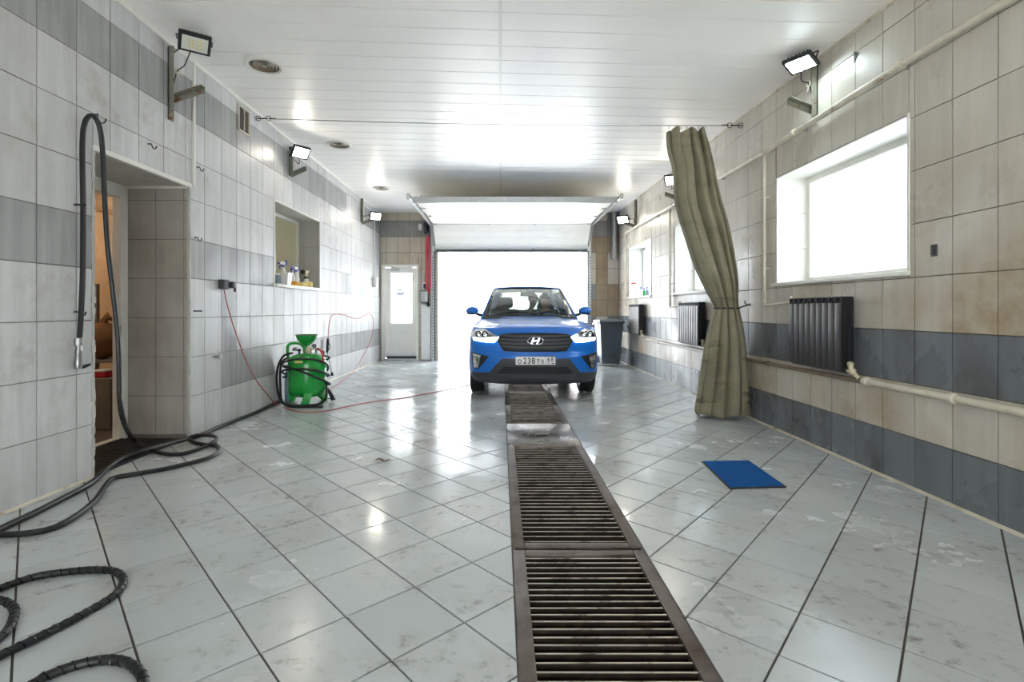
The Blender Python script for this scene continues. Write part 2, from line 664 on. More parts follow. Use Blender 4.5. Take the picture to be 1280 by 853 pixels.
# ---------------------------------------------------------------- room shell
REAR, BACK = -3.6, 12.0
GX0, GX1, GZ = -1.48, 2.045, 2.62            # gate opening
DX0, DX1, DZ = -2.79, -1.93, 2.25            # door opening in the back wall
AU0, AU1, AZ = 3.657, 4.787, 2.36            # alcove in the left wall
WU0, WU1, WZ0, WZ1 = 6.53, 8.12, 1.51, 2.595  # window in the left wall
WR = [(3.457, 5.135), (6.46, 8.13), (9.36, 11.04)]
RZ0, RZ1 = 1.445, 2.52
PX0, PX1 = .058, .714                        # drain channel


def slab(mb, a0, a1, z0, z1, holes, put):
    xs = sorted({a0, a1} | {h[0] for h in holes} | {h[1] for h in holes})
    zs = sorted({z0, z1} | {h[2] for h in holes} | {h[3] for h in holes})
    for i in range(len(xs) - 1):
        j = 0
        while j < len(zs) - 1:
            cx = (xs[i] + xs[i + 1]) / 2
            free = lambda k: not any(h[0] < cx < h[1] and h[2] < (zs[k] + zs[k + 1]) / 2 < h[3] for h in holes)
            if not free(j):
                j += 1
                continue
            k = j
            while k + 1 < len(zs) - 1 and free(k + 1):
                k += 1
            put(mb, xs[i], xs[i + 1], zs[j], zs[k + 1])
            j = k + 1
    return mb


def sub_rect(r, holes):
    todo = [r]
    for h in holes:
        nxt = []
        for (a0, a1, b0, b1) in todo:
            x0, x1, y0, y1 = max(a0, h[0]), min(a1, h[1]), max(b0, h[2]), min(b1, h[3])
            if x0 >= x1 or y0 >= y1:
                nxt.append((a0, a1, b0, b1))
                continue
            for q in ((a0, x0, b0, b1), (x1, a1, b0, b1), (x0, x1, b0, y0), (x0, x1, y1, b1)):
                if q[1] - q[0] > 1e-4 and q[3] - q[2] > 1e-4:
                    nxt.append(q)
        todo = nxt
    return [q for q in todo if q[1] - q[0] > .018 and q[3] - q[2] > .018]


TILE_CACHE = {}


def wall_tiles(parent, m, aj, ap, zj, arange, zrange, holes, matfn, far_key, vis, limit=298, gap=.0028):
    # m(a, b, d): parent-local point. Every tile in view is an object, the rest is one joined part
    items = []
    k0 = int(math.floor((arange[0] - aj) / ap))
    k1 = int(math.ceil((arange[1] - aj) / ap))
    for k in range(k0, k1):
        for j in range(len(zj) - 1):
            r = (max(aj + k * ap, arange[0]), min(aj + (k + 1) * ap, arange[1]), max(zj[j], zrange[0]), min(zj[j + 1], zrange[1]))
            if r[1] - r[0] < .015 or r[3] - r[2] < .015:
                continue
            for q in sub_rect(r, holes):
                g = gap
                items.append((q[0] + g, q[1] - g, q[2] + g, q[3] - g, matfn(k, j, (q[0] + q[1]) / 2, (q[2] + q[3]) / 2)))
    see = [t for t in items if vis(t)]
    see.sort(key=lambda t: far_key(t))
    rest = [t for t in items if not vis(t)] + see[limit:]
    for t in see[:limit]:
        w, h = round(t[1] - t[0], 3), round(t[3] - t[2], 3)
        key = (parent.name, w, h, t[4])
        if key not in TILE_CACHE:
            mb = MB()
            o = m(0, 0, 0)
            tile_add(mb, [(-w / 2, -h / 2), (w / 2, -h / 2), (w / 2, h / 2), (-w / 2, h / 2)], lambda a, b, d: m(a, b, d) - o, .006)
            TILE_CACHE[key] = mb.mesh('tile', M[t[4]], 0)
        ob = bpy.data.objects.new('tile', TILE_CACHE[key])
        C.objects.link(ob)
        ob.parent = parent
        ob.location = m((t[0] + t[1]) / 2, (t[2] + t[3]) / 2, random.uniform(-.0012, .0006))
    by = {}
    for t in rest:
        tile_add(by.setdefault(t[4], MB()), [(t[0], t[2]), (t[1], t[2]), (t[1], t[3]), (t[0], t[3])], m, .006)
    for k, mb in by.items():
        tag(mb.build('tile_field', M[k], parent, angle=0), kind='stuff')


def structure(o):
    o['kind'] = 'structure'
    return o


# floor slab with the drain channel sunk into it
fl = MB()
fl.rng(-4.3, PX0, REAR, 12.0, -.25, -.008).rng(PX1, 3.3, REAR, 12.0, -.25, -.008)
fl.rng(PX0, PX1, REAR, -.6, -.25, -.008).rng(PX0, PX1, 11.4, 12.0, -.25, -.008)
floor = structure(fl.build('floor', M['grout_floor']))
tr = MB().rng(PX0 + .002, PX1 - .002, -.6, 11.4, -.25, -.12)
for i in range(260):
    tr.ball((random.uniform(PX0 + .05, PX1 - .05), random.uniform(1.5, 6.5), -.12), random.uniform(.012, .035), 6, (1, 1, .5))
tag(tr.build('drain_bed', M['gunk'], floor), kind='stuff')
fe = MB()
fe.rng(PX0 - .001, PX0 + .012, -.6, 11.4, -.12, -.002).rng(PX1 - .012, PX1 + .001, -.6, 11.4, -.12, -.002)
fe.build('channel_edge', M['frame_steel'], floor, angle=0)

# floor tiles: each side of the channel was laid on its own, at about 45 degrees
FT = []
left_poly = [(-2.985, -1.0), (PX0 - .004, -1.0), (PX0 - .004, 11.99), (-2.835, 11.99)]
right_poly = [(PX1 + .004, -1.0), (2.755, -1.0), (2.755, 11.99), (PX1 + .004, 11.99)]
alc_poly = [(-3.56, AU0 + .005), (-2.93, AU0 + .005), (-2.92, AU1 - .035), (-3.56, AU1 - .03)]
for O, e1, e2, regs in (((-.605, 2.0), (.2345, .2145), (.231, -.2515), (left_poly, alc_poly)), ((1.1835, 2.027), (.2195, .247), (.2375, -.22), (right_poly,))):
    g = .0115
    for i in range(-40, 41):
        for j in range(-40, 41):
            P = lambda a, b: (O[0] + e1[0] * (i + a) + e2[0] * (j + b), O[1] + e1[1] * (i + a) + e2[1] * (j + b))
            q = [P(g, g), P(1 - g, g), P(1 - g, 1 - g), P(g, 1 - g)]
            for ri, reg in enumerate(regs):
                p = q
                n = len(reg)
                for a, b in zip(reg, reg[1:] + reg[:1]):
                    ex, ey = b[0] - a[0], b[1] - a[1]
                    p = clip_half(p, ey, -ex, ey * a[0] - ex * a[1])
                    if len(p) < 3:
                        break
                if len(p) >= 3 and abs(area(p)) > .0006:
                    cx, cy = sum(v[0] for v in p) / len(p), sum(v[1] for v in p) / len(p)
                    FT.append((p, cx, cy, abs(area(p))))


def in_view(cx, cy):
    if cy < 1.35:
        return False
    px, py = VPX + F * cx / cy, VPY + F * CAMZ / cy
    return -60 < px < 1340 and py < 930


near = sorted([t for t in FT if in_view(t[1], t[2])], key=lambda t: t[2])
full = {}
for t in near[:298]:
    p, cx, cy = inset(t[0], .0001) or t[0], t[1], t[2]
    mb = MB()
    tl = (random.uniform(-.0025, .0025), random.uniform(-.0025, .0025))
    tile_add(mb, [(a - cx, b - cy) for a, b in p], lambda a, b, d: V(a, b, d - .008 + (a * tl[0] + b * tl[1] if d > 0 else 0)), .008, .002)
    mb.build('tile', M['tile_floor'], floor, angle=0).location = (cx, cy, 0)
mb = MB()
for t in near[298:] + [t for t in FT if not in_view(t[1], t[2])]:
    tile_add(mb, t[0], lambda a, b, d: V(a, b, d - .008), .008, .002)
tag(mb.build('tile_field', M['tile_floor'], floor, angle=0), kind='stuff')

# left wall (its own axes: x out of the wall, y along it)
holesL = [(AU0, AU1, -.3, AZ), (WU0, WU1, WZ0, WZ1)]
wl = slab(MB(), REAR, 12.3, -.25, 3.66, holesL, lambda mb, a, b, c, d: mb.rng(-.65, 0, a, b, c, d))
wall_left = structure(wl.build('wall_left', M['grout_wall'], angle=0))
wall_left.location = (LX0, 0, 0)
wall_left.rotation_euler = (0, 0, -LA)
ZJL = [.01 + .3705 * k for k in range(11)]
ZJL[0] = 0.0


def matL(k, j, a, z):
    if j == 8:
        return 'tile_left_grey' if (a < 9.4 or random.random() < .4) else 'tile_left'
    if j == 4 and (a < AU0 + .1 or AU1 < a < 6.6 or (a > 9.3 and random.random() < .6)):
        return 'tile_left_grey'
    if j == 1 and a > 5.42:
        return 'tile_left_grey'
    if j in (2, 3) and 5.40 < a < 5.72:
        return 'tile_left_grey'
    return 'tile_left'


wall_tiles(wall_left, lambda a, b, d: V(d, a, b), 3.22, .2990, ZJL, (REAR + .1, 11.99), (0, 3.64), holesL, matL, lambda t: t[0], lambda t: t[1] > 2.75 and t[2] < zc(-2.9, t[0]) + .02)
# the alcove's far jamb, its lining and its threshold
hole_j = []
wall_tiles(wall_left, lambda a, b, d: V(-a, AU1 - d, b), .055, .262, [.03, .3905, .755, 1.12, 1.49, 1.855, 2.22, 2.355], (.002, .60), (.03, 2.355), [], lambda k, j, a, z: 'tile_alcove_shaded', lambda t: t[0], lambda t: True)
MB().rng(-.64, -.004, AU0 + .002, AU1 - .002, AZ - .012, AZ + .001).build('lintel_lining', M['plaster'], wall_left, angle=0)
tm = MB()
tm.rng(-.02, .016, AU0 - .01, AU1 + .01, AZ - .02, AZ + .016)
tm.rng(-.60, -.01, AU1 - .03, AU1 - .007, AZ - .034, AZ - .012)
tm.build('alcove_trim', M['white_pvc'], wall_left, angle=0)
tm = MB()
for i in range(60):    # ragged mortar where the alcove edges were cut
    z = .02 + i * .039
    tm.box((-.004, AU0 + .002, z), (.02 + random.uniform(0, .012), .018 + random.uniform(0, .02), .045))
    tm.box((-.004, AU1 - .004, z), (.02 + random.uniform(0, .01), .016 + random.uniform(0, .012), .045))
tm.build('cut_edge', M['plaster'], wall_left, angle=0)

# right wall
holesR = [(a, b, RZ0, RZ1) for a, b in WR]
wr = slab(MB(), REAR, 12.3, -.25, 3.6, holesR, lambda mb, a, b, c, d: mb.rng(0, .40, a, b, c, d))
wall_right = structure(wr.build('wall_right', M['grout_right'], angle=0))
wall_right.location = (RX, 0, 0)
ZJR = [-.013 + .3565 * k for k in range(11)]
ZJR[0] = 0.0


def matR(k, j, a, z):
    return 'tile_right_grey' if j in (0, 2) else 'tile_right'


wall_tiles(wall_right, lambda a, b, d: V(-d, a, b), 2.837, .2855, ZJR, (REAR + .1, 11.99), (0, 3.5), holesR, matR, lambda t: t[0], lambda t: t[1] > 2.5 and t[2] < zc(2.7, t[0]))

# back wall
holesB = [(GX0, GX1, -.3, GZ), (DX0, DX1, -.3, DZ)]
wb = slab(MB(), -2.86, RX, -.25, 3.6, holesB, lambda mb, a, b, c, d: mb.rng(a, b, 0, .3, c, d))
wall_back = structure(wb.build('wall_back', M['grout_wall'], angle=0))
wall_back.location = (0, BACK, 0)
ZJB = [-.076 + .3725 * k for k in range(11)]
ZJB[0] = 0.0


def matB(k, j, a, z):
    if a > 1.9:
        return random.choice(['tile_back_brown', 'tile_back_brown', 'tile_back', 'tile_back_grey']) if j != 8 else 'tile_back_grey'
    if j == 8:
        return 'tile_back_grey'
    return 'tile_back'


wall_tiles(wall_back, lambda a, b, d: V(a, -d, b), -2.684, .273, ZJB, (-2.83, RX), (0, 3.5), holesB, matB, lambda t: -t[0], lambda t: not (GX0 < (t[0] + t[1]) / 2 < GX1) or t[2] < 2.9, gap=.0055)

# rear wall behind the camera: an unseen gate opening, added and sized to let sky light in
re = slab(MB(), -3.1, RX + .4, -.25, 3.7, [(-1.7, 1.9, -.3, 2.5)], lambda mb, a, b, c, d: mb.rng(a, b, REAR - .25, REAR, c, d))
structure(re.build('wall_rear', M['plaster'], angle=0))

# ceiling: slab and lining panels
cl = MB()
cl.grid(lambda u, v: V(-3.2 + 6.2 * u, REAR + (12.0 - REAR) * v, zc(-3.2 + 6.2 * u, REAR + (12.0 - REAR) * v) + .018), 6, 24)
cl.grid(lambda u, v: V(-3.2 + 6.2 * u, REAR + (12.0 - REAR) * v, zc(-3.2 + 6.2 * u, REAR + (12.0 - REAR) * v) + .16), 6, 24)
ceiling = structure(cl.build('ceiling', M['plaster'], angle=0))
pitch = .25
rows = int((12.0 - REAR) / pitch)
restp = MB()
for r in range(rows + 1):
    y0, y1 = REAR + r * pitch, min(REAR + (r + 1) * pitch, 11.998)
    if y1 - y0 < .02:
        continue
    for xa, xb in ((lxy(y0) - .01, -.012), (.006, RX + .01)):
        mb = MB() if y1 > 3.4 else restp
        g = .002
        cs = [(xa, y0 + g), (xb, y0 + g), (xb, y1 - g), (xa, y1 - g)]
        ins = [(xa, y0 + g + .004), (xb, y0 + g + .004), (xb, y1 - g - .004), (xa, y1 - g - .004)]
        mb.rings([[V(x, y, zc(x, y) + .016) for x, y in cs], [V(x, y, zc(x, y) + .003) for x, y in cs], [V(x, y, zc(x, y)) for x, y in ins]], cap=(False, True))
        if mb is not restp:
            mb.build('ceiling_panel', M['pvc_ceiling'], ceiling, angle=0)
tag(restp.build('panel_field', M['pvc_ceiling'], ceiling, angle=0), kind='stuff')
js = MB()
js.grid(lambda u, v: V(-.016 + .026 * u, REAR + (11.99 - REAR) * v, zc(0, 0) - .004), 1, 20)
js.grid(lambda u, v: V(-.016 + .026 * u, REAR + (11.99 - REAR) * v, zc(0, 0) + .004), 1, 20)
js.build('joint_strip', M['white_pvc'], ceiling, angle=0)

# trims
t1 = MB()
for i in range(40):
    y0, y1 = REAR + i * .39, REAR + (i + 1) * .39
    t1.prism([V(lxy(y0) + .0, y0, zc(-2.9, y0) - .03), V(lxy(y0) + .022, y0, zc(-2.9, y0) - .03), V(lxy(y0) + .03, y0, zc(-2.9, y0) + .002), V(lxy(y0), y0, zc(-2.9, y0) + .002)],
             V(lxy(y1) - lxy(y0), y1 - y0, zc(-2.9, y1) - zc(-2.9, y0)))
structure(t1.build('trim_1', M['white_pvc'], angle=0))
t2 = MB()
for i in range(40):
    y0, y1 = REAR + i * .39, REAR + (i + 1) * .39
    t2.prism([V(RX, y0, zc(RX, y0) - .02), V(RX - .016, y0, zc(RX, y0) - .02), V(RX - .02, y0, zc(RX, y0) + .002), V(RX, y0, zc(RX, y0) + .002)], V(0, y1 - y0, zc(RX, y1) - zc(RX, y0)))
structure(t2.build('trim_2', M['cream_trim'], angle=0))
b1 = MB()
for a, b in ((REAR, AU0), (AU1, 11.97)):
    b1.prism([lw(a, 0, .004), lw(a, 0, .024), lw(a, .014, .007), lw(a, .014, .004)], lw(b, 0) - lw(a, 0))
structure(b1.build('baseboard_left', M['cream_trim'], angle=0))
b2 = MB().prism([V(RX - .004, REAR, 0), V(RX - .026, REAR, 0), V(RX - .007, REAR, .015), V(RX - .004, REAR, .015)], V(0, 15.5, 0))
structure(b2.build('baseboard_right', M['cream_trim'], angle=0))

# windows of the right wall
for i, (a, b) in enumerate(WR):
    w = bpy.data.objects.new('window_%d' % (i + 1), None)
    C.objects.link(w)
    structure(w)
    w.location = (RX, (a + b) / 2, RZ0)
    ha, h = (b - a) / 2, RZ1 - RZ0
    MB().rng(0, .34, -ha + .001, -ha + .012, .012, h - .012).build('reveal', M['white_pvc'], w, angle=0)
    rv = MB()
    for k in range(3):
        rv.rng(.002, .34, ha - .012, ha - .001, .014 + k * .352, .014 + (k + 1) * .352 - .005)
    rv.build('reveal', M['white_pvc'], w, angle=0)
    MB().rng(0, .34, -ha + .002, ha - .002, h - .012, h - .001).build('reveal', M['white_pvc'], w, angle=0)
    MB().bbox((.15, 0, .0), (.40, 2 * ha + .03, .03), .006).build('sill', M['white_pvc'], w)
    f = MB()
    f.rng(.30, .35, -ha + .01, -ha + .065, .012, h - .012).rng(.30, .35, ha - .065, ha - .01, .012, h - .012)
    f.rng(.30, .35, -ha + .065, ha - .065, .012, .07).rng(.30, .35, -ha + .065, ha - .065, h - .07, h - .012)
    f.rng(.305, .345, ha * .32 - .02, ha * .32 + .02, .07, h - .07) if i == 2 else None
    fo = f.build('frame', M['white_pvc'], w, angle=0)
    MB().rng(.322, .328, -ha + .06, ha - .06, .065, h - .065).build('pane', M['glass_window'], fo, angle=0)
    br = MB()
    br.rng(-.016, .002, -ha - .012, -ha + .004, -.004, h + .004)
    br.build('edge_bead', M['white_pvc'], w, angle=0)
# window of the left wall with its recess
w = bpy.data.objects.new('window_4', None)
C.objects.link(w)
structure(w)
w.location = lw((WU0 + WU1) / 2, WZ0)
w.rotation_euler = (0, 0, -LA)
ha, h = (WU1 - WU0) / 2, WZ1 - WZ0
f = MB()
f.rng(-.37, -.32, -ha + .002, -ha + .05, .01, h - .012).rng(-.37, -.32, ha - .065, ha - .002, .01, h - .012)
f.rng(-.37, -.32, -ha + .05, ha - .065, .01, .06).rng(-.37, -.32, -ha + .05, ha - .065, h - .06, h - .012)
fo = f.build('frame', M['white_pvc'], w, angle=0)
MB().rng(-.348, -.342, -ha + .045, ha - .06, .055, h - .055).build('pane', M['glass_frost'], fo, angle=0)
MB().rng(-.33, -.002, -ha + .002, ha - .002, h - .012, h - .001).build('reveal', M['plaster'], w, angle=0)
for z0, z1 in ((.01, .30), (.304, .67), (.674, h - .012)):
    MB().rng(-.32, -.003, ha - .010, ha - .001, z0, z1).build('reveal_tile', M['tile_alcove_shaded'], w, angle=0)
MB().bbox((-.14, .0, .0), (.40, 2 * ha + .06, .045), .008).build('sill', M['white_pvc'], w)
e = MB()
e.rng(-.012, .012, -ha - .01, -ha + .006, .02, h + .01).rng(-.012, .012, ha - .006, ha + .01, .02, h + .01).rng(-.012, .012, -ha, ha, h - .006, h + .01)
e.build('edge_bead', M['white_pvc'], w, angle=0)

# storage room seen through the alcove
sx0, sx1, sy0, sy1, sz = -6.4, -3.58, 2.4, 9.6, 2.75
st = MB()
st.rng(sx0 - .1, sx0, sy0, sy1, -.1, sz).rng(sx0, sx1 - .05, sy0 - .1, sy0, -.1, sz).rng(sx0, sx1 - .05, sy1, sy1 + .1, -.1, sz)
st.rng(sx0, sx1 - .03, sy0, sy1, sz, sz + .1)
structure(st.build('wall_storage', M['tan_wall'], angle=0))
structure(MB().rng(sx0, -4.3, sy0, sy1, -.1, -.002).build('floor_storage', M['concrete'], angle=0))
d3 = bpy.data.objects.new('door_3', None)
C.objects.link(d3)
structure(d3)
d3.location = lw(AU0, 0)
d3.rotation_euler = (0, 0, -LA)
wd = AU1 - AU0
f = MB()
f.rng(-.65, -.575, wd - .10, wd - .008, .0, AZ - .05).rng(-.65, -.575, .008, .10, 0, AZ - .05).rng(-.65, -.575, .008, wd - .008, AZ - .13, AZ - .014)
f.build('frame', M['white_pvc'], d3, angle=0)
h_ = MB()
h_.rng(-.588, -.572, wd - .125, wd - .098, .72, 1.05)
h_.build('strike_plate', M['rust_pipe'], d3, angle=0)
MB().rng(-.65, -.575, .1, wd - .1, 0, .02).build('threshold', M['cream_trim'], d3, angle=0)

# ---------------------------------------------------------------- the drive-through gate
gate = bpy.data.objects.new('door_1', None)
C.objects.link(gate)
structure(gate)
tag(gate, 'white sectional overhead gate raised on curved tracks above the blue car')
GL, GR = -1.54, 2.03


def gate_panel(p0, p1, name='gate_panel'):
    # p0, p1: (y, z) of the lower and upper edge of a section
    y0, z0 = p0
    y1, z1 = p1
    d = Vector((0, y1 - y0, z1 - z0))
    n = Vector((0, d.z, -d.y)).normalized()
    if n.z > 0 or (abs(n.z) < .5 and n.y > 0):
        n = -n
    mb = MB()
    L = d.length
    dd = d.normalized()
    # interior face with shallow horizontal grooves
    prof = [(.010, -.04), (.010, -.006), (.016, 0)]
    k = 4
    for i in range(1, k):
        s = L * i / k
        prof += [(s - .008, 0), (s, -.004), (s + .008, 0)]
    prof += [(L - .016, 0), (L - .010, -.006), (L - .010, -.04)]
    pts = [Vector((0, y0, z0)) + dd * s + n * o for s, o in prof]
    mb.prism([p + V(GL + .03, 0, 0) for p in pts], V(GR - GL - .06, 0, 0))
    pn = mb.build(name, M['gate_white'], gate, angle=0)
    hx = (GL + .08, GL + (GR - GL) * .36, GL + (GR - GL) * .64, GR - .08)
    for i, x in enumerate(hx):
        hb = MB()
        c = Vector((x, y0, z0)) + n * .006
        for q in (-1, 1):
            a = c + dd * (.035 * q)
            hb.prism([a + V(-.025, 0, 0) - dd * .02, a + V(.025, 0, 0) - dd * .02, a + V(.025, 0, 0) + dd * .02, a + V(-.025, 0, 0) + dd * .02], n * .006)
        hb.tube([c + V(-.03, 0, 0) + n * .006, c + V(.03, 0, 0) + n * .006], .008, 8)
        hb.build('hinge', M['galv'], pn)
    for x, s in ((GL + .02, -1), (GR - .02, 1)):
        c = Vector((x, y0, z0)) + n * .02 + dd * .03
        MB().lathe([(.022, -.012), (.022, .012)], c, 12, 'X').tube([c, c + V(-s * .09, 0, 0)], .006, 6).build('roller', M['galv'], pn)
    return pn


SEC = [(11.90, 2.575), (11.36, 3.10), (10.56, 3.13), (9.76, 3.13), (8.98, 3.11)]
for a, b in zip(SEC, SEC[1:]):
    gate_panel(a, b)
MB().rng(GL + .03, GR - .03, 11.86, 11.93, 2.535, 2.58).build('bottom_seal', M['grey_plastic'], gate, angle=0)
MB().rng(GL + .0, GR - .0, 8.935, 8.985, 3.06, 3.17).build('end_profile', M['galv'], gate, angle=0)
for x, s in ((-1.585, -1), (2.075, 1)):
    path = [V(x, 11.93, 0), V(x, 11.93, 1.2), V(x, 11.93, 2.5)] + [V(x, 11.93 - .42 * (1 - math.cos(a)), 2.62 + .50 * math.sin(a)) for a in [PI / 2 * k / 8 for k in range(9)]] + [V(x, 10.6, 3.13), V(x, 8.86, 3.15)]
    mb = MB()
    w_ = .03
    rings = []
    for i, p in enumerate(path):
        a, b = path[max(0, i - 1)], path[min(len(path) - 1, i + 1)]
        t = (b - a).normalized()
        n = Vector((0, -t.z, t.y))
        rings.append([p + V(-w_, 0, 0) + n * .02, p + V(w_, 0, 0) + n * .02, p + V(w_, 0, 0) - n * .02, p + V(-w_, 0, 0) - n * .02])
    mb.rings(rings)
    tk = mb.build('track', M['galv'], gate, angle=30)
    ps = MB()
    for k in range(34):
        ps.box((x, 11.909, .1 + k * .07), (.018, .006, .03))
    ps.build('slot', M['black_plastic'], tk, angle=0)
    MB().rng(x - s * .035 - .015, x - s * .035 + .015, 11.94, 12.0, 0, 2.6).build('side_seal', M['grey_plastic'], gate, angle=0)
    MB().bbox((x + s * .02, 8.88, 3.16), (.05, .06, .10), .006).build('end_bracket', M['galv'], gate)
    MB().tube([V(x, 10.2, 3.16), V(x, 10.2, zc(x, 10.2) - .002)], .012, 6).build('hanger', M['galv'], gate)
    MB().bbox((x - s * .05, 11.9, 2.62), (.07, .06, .12), .01).build('bottom_bracket', M['white_plastic'], gate)
MB().tube([V(GL - .1, 11.8, 3.3), V(GR + .08, 11.8, 3.3)], .05, 12).build('torsion_shaft', M['galv'], gate)
MB().rng(GX0 - .02, GX1 + .02, 11.985, 12.1, GZ - .07, GZ + .02).build('header', M['grey_plastic'], gate, angle=0)

# glazed door in the back wall
d2 = bpy.data.objects.new('door_2', None)
C.objects.link(d2)
structure(d2)
d2.location = (DX0, 12.0, 0)
W_, H_ = DX1 - DX0, DZ
f = MB()
f.rng(0, .075, -.02, .06, 0, H_).rng(W_ - .05, W_, -.02, .06, 0, H_).rng(.075, W_ - .05, -.02, .06, H_ - .06, H_)
f.build('frame', M['white_pvc'], d2, angle=0)
lf = MB()
x0, x1 = .07, W_ - .045
lf.rng(x0, x0 + .13, .058, .13, .06, H_ - .07).rng(x1 - .11, x1, .058, .13, .06, H_ - .07)
lf.rng(x0 + .13, x1 - .11, .058, .13, .06, .24).rng(x0 + .13, x1 - .11, .058, .13, .80, .88).rng(x0 + .13, x1 - .11, .058, .13, H_ - .19, H_ - .055)
leaf = lf.build('door_leaf', M['white_pvc'], d2, angle=0)
MB().rng(x0 + .125, x1 - .105, .095, .11, .235, .805).build('lower_panel', M['white_pvc'], leaf, angle=0)
MB().rng(x0 + .125, x1 - .105, .098, .104, .875, H_ - .185).build('pane', M['glass_door'], leaf, angle=0)
MB().rng(x1 - .075, x1 - .035, .055, .07, .95, 1.17).tube([V(x1 - .055, .06, 1.10), V(x1 - .055, .02, 1.10), V(x1 - .15, .02, 1.10)], .01, 8).build('handle', M['white_pvc'], leaf)
MB().rng(x0 + .12, x0 + .34, .04, .07, H_ - .15, H_ - .09).tube([V(x0 + .3, .05, H_ - .1), V(x0 + .18, -.03, H_ - .06), V(x0 + .05, .03, H_ - .04)], .008, 6).build('door_closer', M['galv'], leaf)
tl = MB()
for za, wa in ((1.735, .20), (1.665, .22), (1.638, .15), (1.575, .21), (1.548, .22), (1.521, .14)):
    tl.rng(x0 + .35 - wa / 2, x0 + .35 + wa / 2, .0945, .0955, za, za + .026)
tl.build('print_line', M['ink_pale'], leaf, angle=0)
MB().rng(.05, W_ - .04, -.04, .13, 0, .045).build('threshold', M['galv'], d2, angle=0)
MB().rng(x0 + .05, x1, -.03, .066, .05, .10).build('draught_strip', M['black_rubber'], d2, angle=0)

# ---------------------------------------------------------------- outside
structure(MB().rng(-90, 90, 12.0, 140, -.3, -.012).rng(3.16, 90, -60, 12.0, -.3, -.012).rng(-90, 90, -70, REAR - .0, -.3, -.012).build('ground', M['concrete'], angle=0))
fb = thing('building', 'pale far building with a red band seen above the car roof through the gate', 'building', (6, 62, 0))
MB().rng(-3.2, 9, 0, 8, -.01, 4.0).build('wall', M['facade'], fb, angle=0)
MB().rng(.3, 5.2, -.15, -.001, 4.0 - .2, 4.0 + .9).build('roof_sign', M['sign_pale'], fb, angle=0)
for k in range(4):
    MB().rng(-2.4 + k * 2.6, -1.0 + k * 2.6, -.05, .02, 1.0, 2.4).build('window', M['concrete'], fb, angle=0)
fe_ = thing('fence', 'low pale fence far outside the gate, left of the blue car', 'fence', (-5, 40, 0))
for k in range(9):
    MB().rng(-6 + k * 1.2, -5.9 + k * 1.2, -.05, .05, -.01, 1.1).build('post', M['concrete'], fe_, angle=0)
MB().rng(-6, 3.7, -.03, .03, .85, 1.0).build('rail', M['concrete'], fe_, angle=0)
MB().rng(-6, 3.7, -.03, .03, .3, .45).build('rail', M['concrete'], fe_, angle=0)

# ---------------------------------------------------------------- lamps on the walls


def floodlight(label, side, ybr, zlo, zhi, arm, pos, aim, led, group=None):
    # side -1 / 1: left / right wall; arm: height and reach of the angle-iron arm; pos: lamp centre; aim: facing
    wx = lxy(ybr) + .008 if side < 0 else RX - .008
    s = -side
    t = thing('floodlight', label, 'lamp', (wx, ybr, zlo), group=group)
    b = MB()
    b.rng(0, s * .008, -.035, .035, 0, zhi - zlo).rng(0, s * .05, -.035, -.028, 0, zhi - zlo)
    br = b.build('bracket', M['bracket'], t, angle=0)
    for z in (.05, (zhi - zlo) * .5, zhi - zlo - .06):
        MB().lathe([(.012, 0), (.012, .012)], (s * .008, .005, z), 6, 'X').build('bolt', M['steel'], br)
    az, reach = arm[0] - zlo, arm[1]
    a = MB()
    p0, p1 = V(s * .01, 0, az - .08), V(s * reach, -.02, az)
    a.prism([p0 + V(0, -.03, 0), p0 + V(0, .03, 0), p0 + V(0, .03, .008), p0 + V(0, -.03, .008)], p1 - p0)
    a.prism([p0 + V(0, .024, 0), p0 + V(0, .03, 0), p0 + V(0, .03, -.045), p0 + V(0, .024, -.045)], p1 - p0)
    a.build('arm', M['bracket'], t, angle=0)
    L = Vector(pos) - t.location
    q = Vector(aim).normalized().to_track_quat('-Z', 'Y').to_euler()
    R = q.to_matrix()
    h = MB()
    h.bbox(L, (.24, .18, .035), .01, q)
    for k in range(6):
        h.box(L + R @ V(-.08 + k * .032, 0, .028), (.006, .15, .025), rot=q)
    for sx in (-1, 1):
        h.tube([L + R @ V(sx * .125, 0, 0), L + R @ V(sx * .13, 0, .06)], .006, 6)
    h.tube([L + R @ V(-.13, 0, .06), L + R @ V(.13, 0, .06)], .006, 6)
    hs = h.build('housing', M['black_plastic'], t)
    MB().box(L + R @ V(0, 0, -.019), (.19, .13, .004), rot=q).build('led_panel', M[led], hs, angle=0)
    if led == 'led_off':
        ch = MB()
        for i in range(4):
            for j in range(3):
                ch.box(L + R @ V(-.045 + i * .03, -.03 + j * .03, -.022), (.014, .014, .003), rot=q)
        ch.build('led_chip', M['sponge_pale'], hs, angle=0)
    MB().tube(spline([L + R @ V(0, 0, .03), V(s * .12, .0, max(L.z - .1, az + .05)), V(s * .05, .02, az + (L.z - az) * .4 + .05), V(s * .02, .01, az + .03)], .03), .005, 6).build('cable', M['black_rubber'], t)
    for c in (V(s * .045, 0.03, L.z * .55 + az * .45), V(s * .05, .05, L.z * .5 + az * .5 - .02)):
        MB().tube([c + V(0, math.cos(k * PI / 5) * .03, math.sin(k * PI / 5) * .03) for k in range(9)], .006, 6).build('cable_loop', M['cream_pipe'], t)
    # stub joining lamp and bracket
    MB().tube([L + R @ V(0, 0, .06), V(s * .03, 0, min(L.z + .02, zhi - zlo - .04))], .008, 6).build('stem', M['bracket'], t)
    return t


